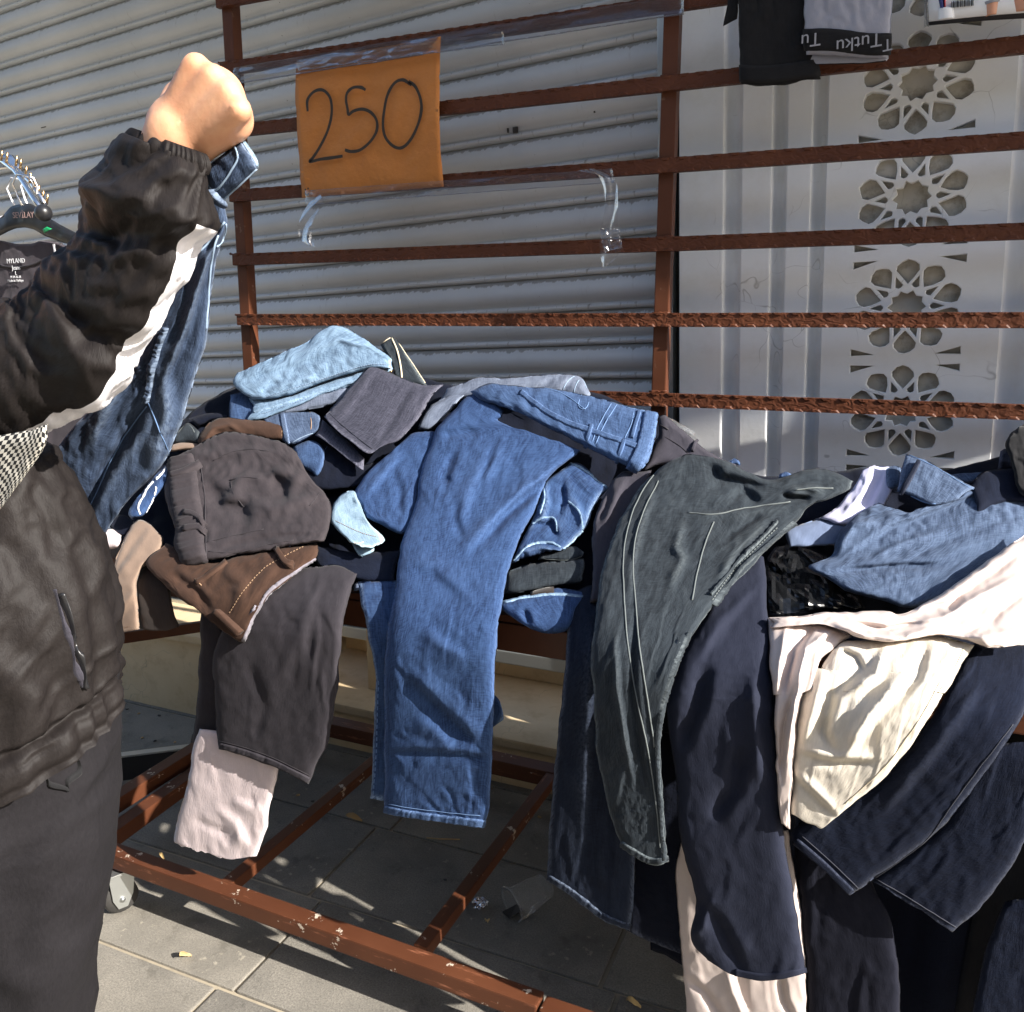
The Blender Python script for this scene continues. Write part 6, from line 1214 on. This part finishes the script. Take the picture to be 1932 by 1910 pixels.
# trousers, two legs
tr_ = loft('trousers', [((-250, 1330), (162, 1330)), ((-250, 1400), (156, 1400)), ((-215, 1480), (168, 1480)), ((-140, 1570), (174, 1570)), ((-90, 1740), (170, 1740)), ((-70, 1910), (152, 1910)), ((-60, 2300), (146, 2300)), ((-50, 2900), (136, 2900))], M['trousers_person'], body, Y=YP+.02, depth=.72, wr=[(.010, .5, .045, 4, 3), (.003, .12, .03, 40, 8)], nv=140, hor=True, ex=(.03, .002))
loft('trouser_leg', [((-330, 1480), (-60, 1480)), ((-330, 1740), (-80, 1740)), ((-320, 2300), (-90, 2300)), ((-300, 2900), (-100, 2900))], M['trousers_person'], body, Y=YP+.14, depth=.75, wr=[(.006, .3, .05, 8, 4)], hor=True)
for lg_ in (world(65, 1560, YP+.02), world(-195, 1560, YP+.14)):
    s0 = bmesh.new(); capsule(s0, (lg_.x-.06, lg_.y, .052), (lg_.x+.15, lg_.y+.03, .044), .05, .042, 16); bm_obj('shoe', s0, M['shoe'], body, True)
strap(tr_, [(95, 1462), (108, 1487), (122, 1494), (136, 1466), (146, 1435)], 5, M['black_cloth'], 'pocket_edge', .006)
# jacket body
def hemf(TH, v):
    pl = np.sin(TH*23+3*np.sin(TH*5))+.5*np.sin(TH*41+2*np.sin(TH*9))
    return -.014*np.exp(-((v-.915)/.010)**2)-.006*np.exp(-((v-.985)/.012)**2)+.0045*pl*np.clip((v-.86)*12, 0, 1)+.006*np.sin(TH*13+2*np.sin(TH*4))*np.clip((v-.6)*3, 0, 1)*np.clip((.93-v)*9, 0, 1)
jk = loft('jacket', [((-430, 640), (-294, 660)), ((-400, 740), (-134, 770)), ((-320, 830), (-4, 850)), ((-290, 870), (48, 872)), ((-270, 930), (80, 930)), ((-280, 1000), (108, 1005)), ((-285, 1100), (144, 1100)), ((-285, 1200), (165, 1200)), ((-285, 1290), (172, 1290)), ((-280, 1345), (171, 1340)), ((-275, 1362), (178, 1362)), ((-275, 1402), (186, 1398))], M['jacket'], body, Y=YP, depth=.62, wr=[(.006, .30, .040, 8, 3), (.004, .12, .03, -25, 6)], ex=(.10, .03), fold=hemf, nv=170, nseg=120, hor=True)
zp = strap(jk, [(100, 1112), (118, 1168), (136, 1232), (152, 1296)], 6, M['slate2'], 'pocket_zip', .004, rag=.002); strap(jk, [(112, 1120), (134, 1190), (152, 1260), (158, 1300)], 5, M['plastic_black'], 'zip_teeth', .007)
# sleeve
slv = loft('sleeve', [((-330, 640), (-230, 1010), .7), ((-130, 612), (-70, 905), .75), ((-8, 584), (15, 848), .8), ((48, 566), (118, 790), .8), ((80, 515), (202, 748), .8), ((112, 482), (262, 664), .82), ((148, 446), (318, 556), .85), ((160, 392), (362, 478), .85), ((182, 338), (381, 402), .85), ((212, 284), (386, 342), .85), ((240, 256), (384, 312), .8), ((250, 262), (374, 312), .7)], M['jacket'], body, depth=.8,
    wr=[(.006, .20, .040, 75, 5), (.004, .10, .028, 50, 9)], nv=170, nseg=96, ex=(.08, .06),
    fold=lambda TH, v: -.016*np.exp(-((v-.86-.02*np.cos(TH))/.022)**2)*np.clip(np.sin(TH)+.3, 0, 1)+.012*np.exp(-((v-.91)/.025)**2)-.016*np.exp(-((v-.68-.05*np.cos(TH))/.025)**2)*np.clip(np.sin(TH)+.3, 0, 1)+.012*np.exp(-((v-.63)/.03)**2)*np.clip(np.sin(TH), 0, 1))
cf = loft('cuff', [((226, 276), (391, 330)), ((236, 262), (391, 316)), ((243, 250), (390, 302)), ((250, 242), (386, 290)), ((262, 246), (374, 288))], M['jacket'], slv.o, depth=.72, nv=40, nseg=160, ex=None, fold=lambda TH, v: .0022*np.sin(TH*34+4*np.sin(TH*5))+.003*np.sin(np.pi*v))
# white stripe: a panel of its own along the underside of the sleeve
me_ = slv.o.data; co_ = slv.P.reshape(-1, 3); nrow, ncol = slv.P.shape[:2]
cols = [c_ % ncol for c_ in range(-6, 10)]; quads = []; keep = []
for i in range(nrow-1):
    for k in range(ncol):
        q_ = (i*ncol+k, i*ncol+(k+1) % ncol, (i+1)*ncol+(k+1) % ncol, (i+1)*ncol+k)
        (quads if (k in cols and i < 118) else keep).append(q_)
uv_ = np.stack([np.tile(slv.th/(2*np.pi)*.5, (nrow, 1)), np.repeat(slv.L[:, None], ncol, 1)], -1).reshape(-1, 2)
st_o = mesh_np('sleeve_stripe', co_, np.array(quads), M['stripe'], slv.o, True, uv_)
old = slv.o.data; tmp = mesh_np('sleeve_tmp', co_, np.array(keep), M['jacket'], None, True, uv_); slv.o.data = tmp.data; bpy.data.objects.remove(tmp); slv.o.data.name = 'sleeve'
# checked shirt showing between sleeve and jacket
shp = sheet('shirt', [[(-60, 830), (40, 815), (90, 800)], [(-60, 880), (20, 870), (84, 840)], [(-60, 940), (0, 935), (60, 880)], [(-60, 990), (-20, 985), (20, 930)]], M['check'], body, lift=.085, T=.02, Yf=YP, wear=False)
s2 = bmesh.new(); capsule(s2, sh2, el2, .075, .062, 24); capsule(s2, el2, h2+(el2-h2)*.12, .062, .045, 24); bm_obj('far_sleeve', s2, M['jacket'], body, True)
# held jeans
HJ = YP+.01
hj = sheet('jeans', [[(372, 372), (395, 366), (424, 372)], [(368, 400), (395, 398), (428, 418)], [(352, 470), (388, 455), (424, 440)], [(318, 560), (362, 540), (408, 500)], [(262, 670), (326, 640), (398, 570)], [(205, 740), (296, 720), (388, 650)], [(118, 830), (232, 800), (366, 720)], [(92, 890), (205, 880), (340, 800)], [(118, 945), (200, 930), (312, 870)], [(140, 990), (190, 985), (255, 930)], [(152, 1028), (178, 1022), (212, 985)], [(158, 1044), (170, 1050), (184, 1042)]],
    M['jeans_held'], lift=-.13, T=.045, Yf=HJ, wr=[(.010, 120, 30, 115, 4), (.005, 60, 18, 95, 9)], folds=[(Z0((415, 420), (388, 500), (350, 620), (300, 740)), 14, .014), (Z4((780, 430), (720, 560), (560, 800), (430, 1080)), 20, -.030), (Z4((890, 300), (880, 560), (800, 800)), 24, .014), (Z4((700, 200), (600, 420), (450, 700)), 22, .014), (Z1((1180, 1190), (1120, 1280), (1090, 1350)), 7, -.014)])
tag(hj.o, 'faded dark blue jeans dangling from the raised fist', 'jeans')
wbj = sheet('waistband', [Z1((1075, 905), (1180, 825), (1278, 735)), Z1((1100, 985), (1215, 895), (1322, 805)), Z1((1150, 1095), (1262, 1000), (1368, 892))], M['jeans_held'], hj.o, lift=-.02, T=.022, Yf=HJ, wr=[(.003, 40, 14, -40, 4)])
for q in ([(1278, 738), (1330, 830), (1366, 890)], [(1080, 940), (1150, 1010), (1262, 850), (1240, 770)], [(1155, 1085), (1265, 985), (1360, 895)]): stitch(wbj, Z1(*q), M['thread'], .0014)
strap(wbj, Z1((1130, 1010), (1170, 1060), (1190, 1080)), 12, M['jeans_held'], 'belt_loop', .007); strap(wbj, Z1((1290, 730), (1345, 820), (1368, 888)), 4, M['jeans_pale'], 'waistband_edge', .003)
for q in ([(1190, 1180), (1120, 1270), (1060, 1340)], [(1160, 1250), (1130, 1330), (1110, 1500), (1090, 1750)], [(1195, 1190), (1190, 1270), (1150, 1310)]): stitch(hj, Z1(*q), M['thread'], .0016)
for q in ([(885, 40), (840, 170), (800, 330), (780, 440)],): strap(hj, Z4(*q), 9, M['jeans_held'], 'inseam', .005, rag=.005)
stitch(hj, Z4((790, 440), (900, 720)), M['thread_blue'], .001); stitch(hj, Z4((780, 460), (640, 650), (500, 950), (430, 1090)), M['thread_blue'], .001)

# ------------------------------------------------------------------ neighbouring rail with hangers, far left
YH = .06
def hw(x, y, dY=0): return PY(np.array(float(x)), np.array(float(y)), YH+dY)
rk = empty('hook_arm', V(hw(40, 330))); tag(rk, 'chrome display arm with brass pins and black ball end at far left', 'display arm')
into(tube('arm_bar', [hw(-60, 285, .12), hw(0, 300, .06), hw(28, 322, .02), hw(45, 345, -.01), hw(62, 372, -.03), hw(78, 396, -.05)], .0055, M['chrome'], rk, 10), rk)
sp = bmesh.new(); bmesh.ops.create_uvsphere(sp, u_segments=24, v_segments=16, radius=.0165, matrix=Matrix.Translation(V(hw(82, 402, -.052)))); into(bm_obj('ball_end', sp, M['plastic_black'], rk, True), rk)
into(tube('pin_bar', [hw(-40, 290, .15), hw(20, 310, .11), hw(60, 345, .07), hw(84, 385, .03)], .006, M['chrome'], rk, 8), rk)
for k, (x, y) in enumerate([(30, 306), (38, 312), (48, 326), (56, 338), (64, 350), (72, 362), (80, 372), (88, 378), (12, 300), (2, 296)]): into(tube('pin', [hw(x, y+8, .08-.006*k), hw(x+2, y-12, .08-.006*k)], .0028, M['brass'], rk, 7), rk)
into(patch('arm_cap', [(-30, 296), (20, 292), (40, 318), (-30, 326)], M['chrome'], rk, Y=YH+.10, nu=6, nv=6, thick=.006, bulge=lambda u, v: .01*np.sin(np.pi*u)), rk)
for k, (x, y, s_) in enumerate([(40, 330, 1.0), (52, 334, .8), (30, 338, 1.1)]):
    hk = empty('coat_hanger', V(hw(x, y+60, .05+.03*k))); tag(hk, ['black plastic hanger with lettering on the far left arm', 'white wire hanger second on the far left arm', 'white wire hanger rearmost on the far left arm'][k], 'hanger')
    into(tube('hook', [hw(x+16*s_, y+44, .04*k), hw(x+24*s_, y+20, .04*k), hw(x+14*s_, y+2, .04*k), hw(x-8*s_, y-2, .04*k), hw(x-16*s_, y+18, .04*k), hw(x-6*s_, y+42, .04*k), hw(x+4, y+62, .04*k)], .0022, M['chrome'] if k == 0 else M['ink_white'], hk, 7), hk)
    if k == 0:
        hb = sheet('hanger_body', [[(-120, 470), (-60, 440), (0, 412), (25, 388), (60, 385), (95, 412), (150, 444), (190, 470)], [(-120, 480), (-60, 455), (0, 432), (25, 415), (60, 412), (95, 430), (150, 456), (190, 480)], [(-120, 492), (-60, 470), (0, 444), (25, 434), (60, 432), (92, 446), (150, 470), (190, 492)]], M['plastic_black'], None, Yf=YH, T=.012, wear=False); hb.o.parent = hk; into(hb.o, hk)
        tx = text_mesh('SEVİLAY', .017, M['ink_rose'], hk, 'lettering'); p_ = onpx(hb, [(44, 407), (47, 407), (50, 407)], 0)[1]; tx.location = V(p_)+Vector((0, -.004, 0)); tx.rotation_euler = (math.pi/2, .03, 0); into(tx, hk)
    else: into(tube('wire', [hw(-90, 470, .04*k), hw(-10, 415, .04*k), hw(30, 400, .04*k), hw(80, 425, .04*k), hw(140, 462, .04*k)], .0026, M['ink_white'], hk, 7), hk)
ts = sheet('t_shirt', [[(-170, 500), (-90, 470), (-10, 452), (40, 462), (92, 452), (130, 466), (190, 500)], [(-190, 560), (-90, 540), (-10, 500), (40, 505), (90, 500), (140, 520), (200, 560)], [(-200, 660), (-90, 650), (-10, 640), (40, 640), (90, 640), (140, 650), (210, 660)], [(-190, 800), (-90, 810), (-10, 815), (40, 815), (90, 812), (140, 805), (200, 800)], [(-185, 960), (-90, 970), (-10, 975), (40, 975), (90, 970), (140, 965), (195, 960)]], M['shirt_black'], Yf=YH+.02, lift=0, T=.02, wr=[(.006, 140, 30, 80, 4)], ev=(2, 0), wear=False)
tag(ts.o, 'black t-shirt with printed neck label hanging at far left', 't-shirt')
stitch(ts, [(-60, 458), (-40, 490), (40, 505), (100, 480), (120, 452)], M['thread_dark'], .004, name='neckband'); stitch(ts, [(128, 466), (110, 520), (62, 560)], M['thread_char'], .001)
for body_, y, s_ in (('MYLAND', 493, .014), ('Jeans', 506, .013), ('L', 516, .011), ('M 34-36-38', 523, .007), ('Made in Türkiye', 530, .0075)): cloth_text(body_, ts, 33, y, s_, M['ink_white'], 0, .004, 'neck_print')
tg = sheet('white_strap', [[(100, 458), (104, 458)], [(101, 480), (105, 480)], [(104, 496), (107, 496)]], M['stripe'], ts.o, Yf=YH, T=.002, lift=.02, step=2, wear=False)
cu_ = sheet('t_shirt', [[(148, 432), (168, 440), (198, 452)], [(155, 445), (172, 452), (198, 462)]], M['satin'], Yf=YH+.12, T=.012, wear=False); tag(cu_.o, 'pale garment shoulder just visible behind the black t-shirt', 't-shirt')
gt = patch('green_tag', [(80, 433), (88, 428), (97, 432), (83, 440)], M['green_tag'], None, Y=YH-.02, nu=4, nv=4, thick=.0015); tag(gt, 'small green tag under the black hanger', 'tag')

# ------------------------------------------------------------------ litter on the paving
def gnd(x, y, z=0.0): return V(PZ(np.array(float(x)), np.array(float(y)), z))
def leaf(x, y, L, wd, ang, mat, label):
    p = gnd(x, y); vs, fs = [], []
    n = 9
    for k in range(n):
        t = k/(n-1); w = wd*math.sin(math.pi*t**.8)**.8*.5+.0006; z = .006+.008*math.sin(3*t+1)+random.uniform(-.001, .001)
        vs += [(L*(t-.5), -w, z+.004), (L*(t-.5), 0, z), (L*(t-.5), w, z+.005)]
    for k in range(n-1):
        for j in range(2): fs.append((3*k+j, 3*k+3+j, 3*k+4+j, 3*k+1+j))
    o = mesh_np('dry_leaf', vs, fs, mat, None, True); o.location = p; o.rotation_euler = (.08, .05, ang); o.modifiers.new('thick', 'SOLIDIFY').thickness = .0008
    tag(o, label, 'leaf', 'litter on the paving')
leaf(668, 1549, .045, .02, .3, M['leaf'], 'pale brown dry leaf on the shaded slabs left of the hanging blue leg')
leaf(350, 1810, .026, .014, 1.2, M['leaf_pale'], 'yellow dry leaf on the sunlit slab near the castor')
leaf(918, 1745, .022, .009, 2.2, M['leaf_pale'], 'thin straw coloured leaf on shaded slab beside crossbar')
leaf(1195, 1900, .03, .012, .2, M['leaf_pale'], 'pale leaf fragment at the bottom edge left of the satin leg')
leaf(306, 1622, .012, .008, .2, M['leaf_pale'], 'tiny yellow leaf bit in the sun patch beside base rail')
tw = tube('twig', [gnd(805, 1581, .004), gnd(830, 1583, .007), gnd(868, 1584, .005)], .0016, M['leaf'], None, 6); tag(tw, 'thin twig on shaded slabs below the hanging blue leg', 'twig', 'litter on the paving')
fo = bmesh.new(); bmesh.ops.create_icosphere(fo, subdivisions=3, radius=.018)
for v_ in fo.verts: v_.co *= random.uniform(.7, 1.2); v_.co.z *= .6
fob = bm_obj('foil_ball', fo, M['foil']); fob.location = gnd(905, 1704, .01); tag(fob, 'crumpled silver foil ball on the shaded slabs', 'foil', 'litter on the paving')
# clear plastic cup lying on its side
cp = empty('plastic_cup', gnd(1000, 1715, .0)); tag(cp, 'crushed clear plastic cup lying under the table', 'cup', 'litter on the paving')
vs, fs = [], []; n = 28
for k in range(9):
    t = k/8; r = .030+.012*t
    for j in range(n):
        a = 2*math.pi*j/n; rr = r*(1+.14*math.sin(3*a+t*4)*(1-t*.5)); vs.append((t*.095-.05, rr*math.cos(a), rr*math.sin(a)*.85+.036))
for k in range(8):
    for j in range(n): fs.append((k*n+j, k*n+(j+1) % n, (k+1)*n+(j+1) % n, (k+1)*n+j))
fs.append(tuple(range(n))); cw = mesh_np('cup_wall', vs, fs, M['film'], cp, True); cp.rotation_euler = (0, .1, -2.2)
tube('rim', [(.046, .043*math.cos(a), .037*math.sin(a)+.036) for a in np.linspace(0, 2*math.pi, 25)[:-1]], .0022, M['film'], cp, 6, closed=True)
sc = patch('black_lid', [(952, 1716), (985, 1712), (980, 1730), (956, 1734)], M['plastic_black'], None, Y=.2, nu=4, nv=4, thick=.003); 
p0, p1, p2, p3 = gnd(948, 1722, .004), gnd(975, 1708, .006), gnd(986, 1718, .01), gnd(962, 1734, .004)
bpy.data.objects.remove(sc); sc = mesh_np('black_scrap', [p0, p1, p2, p3, p0+Vector((0, 0, .003)), p1+Vector((0, 0, .003)), p2+Vector((0, 0, .003)), p3+Vector((0, 0, .003))], [(0, 1, 2, 3), (7, 6, 5, 4), (0, 4, 5, 1), (1, 5, 6, 2), (2, 6, 7, 3), (3, 7, 4, 0)], M['plastic_black'], None, False); tag(sc, 'flat black plastic scrap beside the clear cup', 'scrap', 'litter on the paving')
# dark metal tray leaning by the base frame
tb = empty('metal_tray', gnd(262, 1470, 0)); tag(tb, 'dark steel tray with bright rim lying on edge under the table at left', 'tray')
a_, b_ = gnd(190, 1480, 0), gnd(326, 1462, 0); ax = (b_-a_).normalized(); Lt = (b_-a_).length+.15; ang = math.atan2(ax.y, ax.x)
tb.rotation_euler = (0, 0, ang)
box('side_plate', (-Lt*.75, -.002, .002), (Lt*.42, .004, .075), M['plastic_black'], tb, .001); box('rim', (-Lt*.75, -.003, .0755), (Lt*.42, .022, .082), M['zinc'], tb, .0015); box('end_plate', (Lt*.4205, -.002, .002), (Lt*.435, .10, .075), M['plastic_black'], tb, .001)
for i, (x, y) in enumerate([(240, 1338), (262, 1346), (300, 1350), (268, 1392), (292, 1398), (330, 1400), (590, 1512), (562, 1500), (840, 1660), (1018, 1542)]):
    o = bmesh.new(); bmesh.ops.create_icosphere(o, subdivisions=1, radius=.006)
    for v_ in o.verts: v_.co *= random.uniform(.6, 1.3); v_.co.z *= .4
    ob = bm_obj('crumb', o, M['leaf'] if i % 2 else M['rubber']); ob.location = gnd(x, y, .002); tag(ob, 'tiny crumb of dirt on the shaded paving', 'crumb', 'crumbs of dirt under the table')
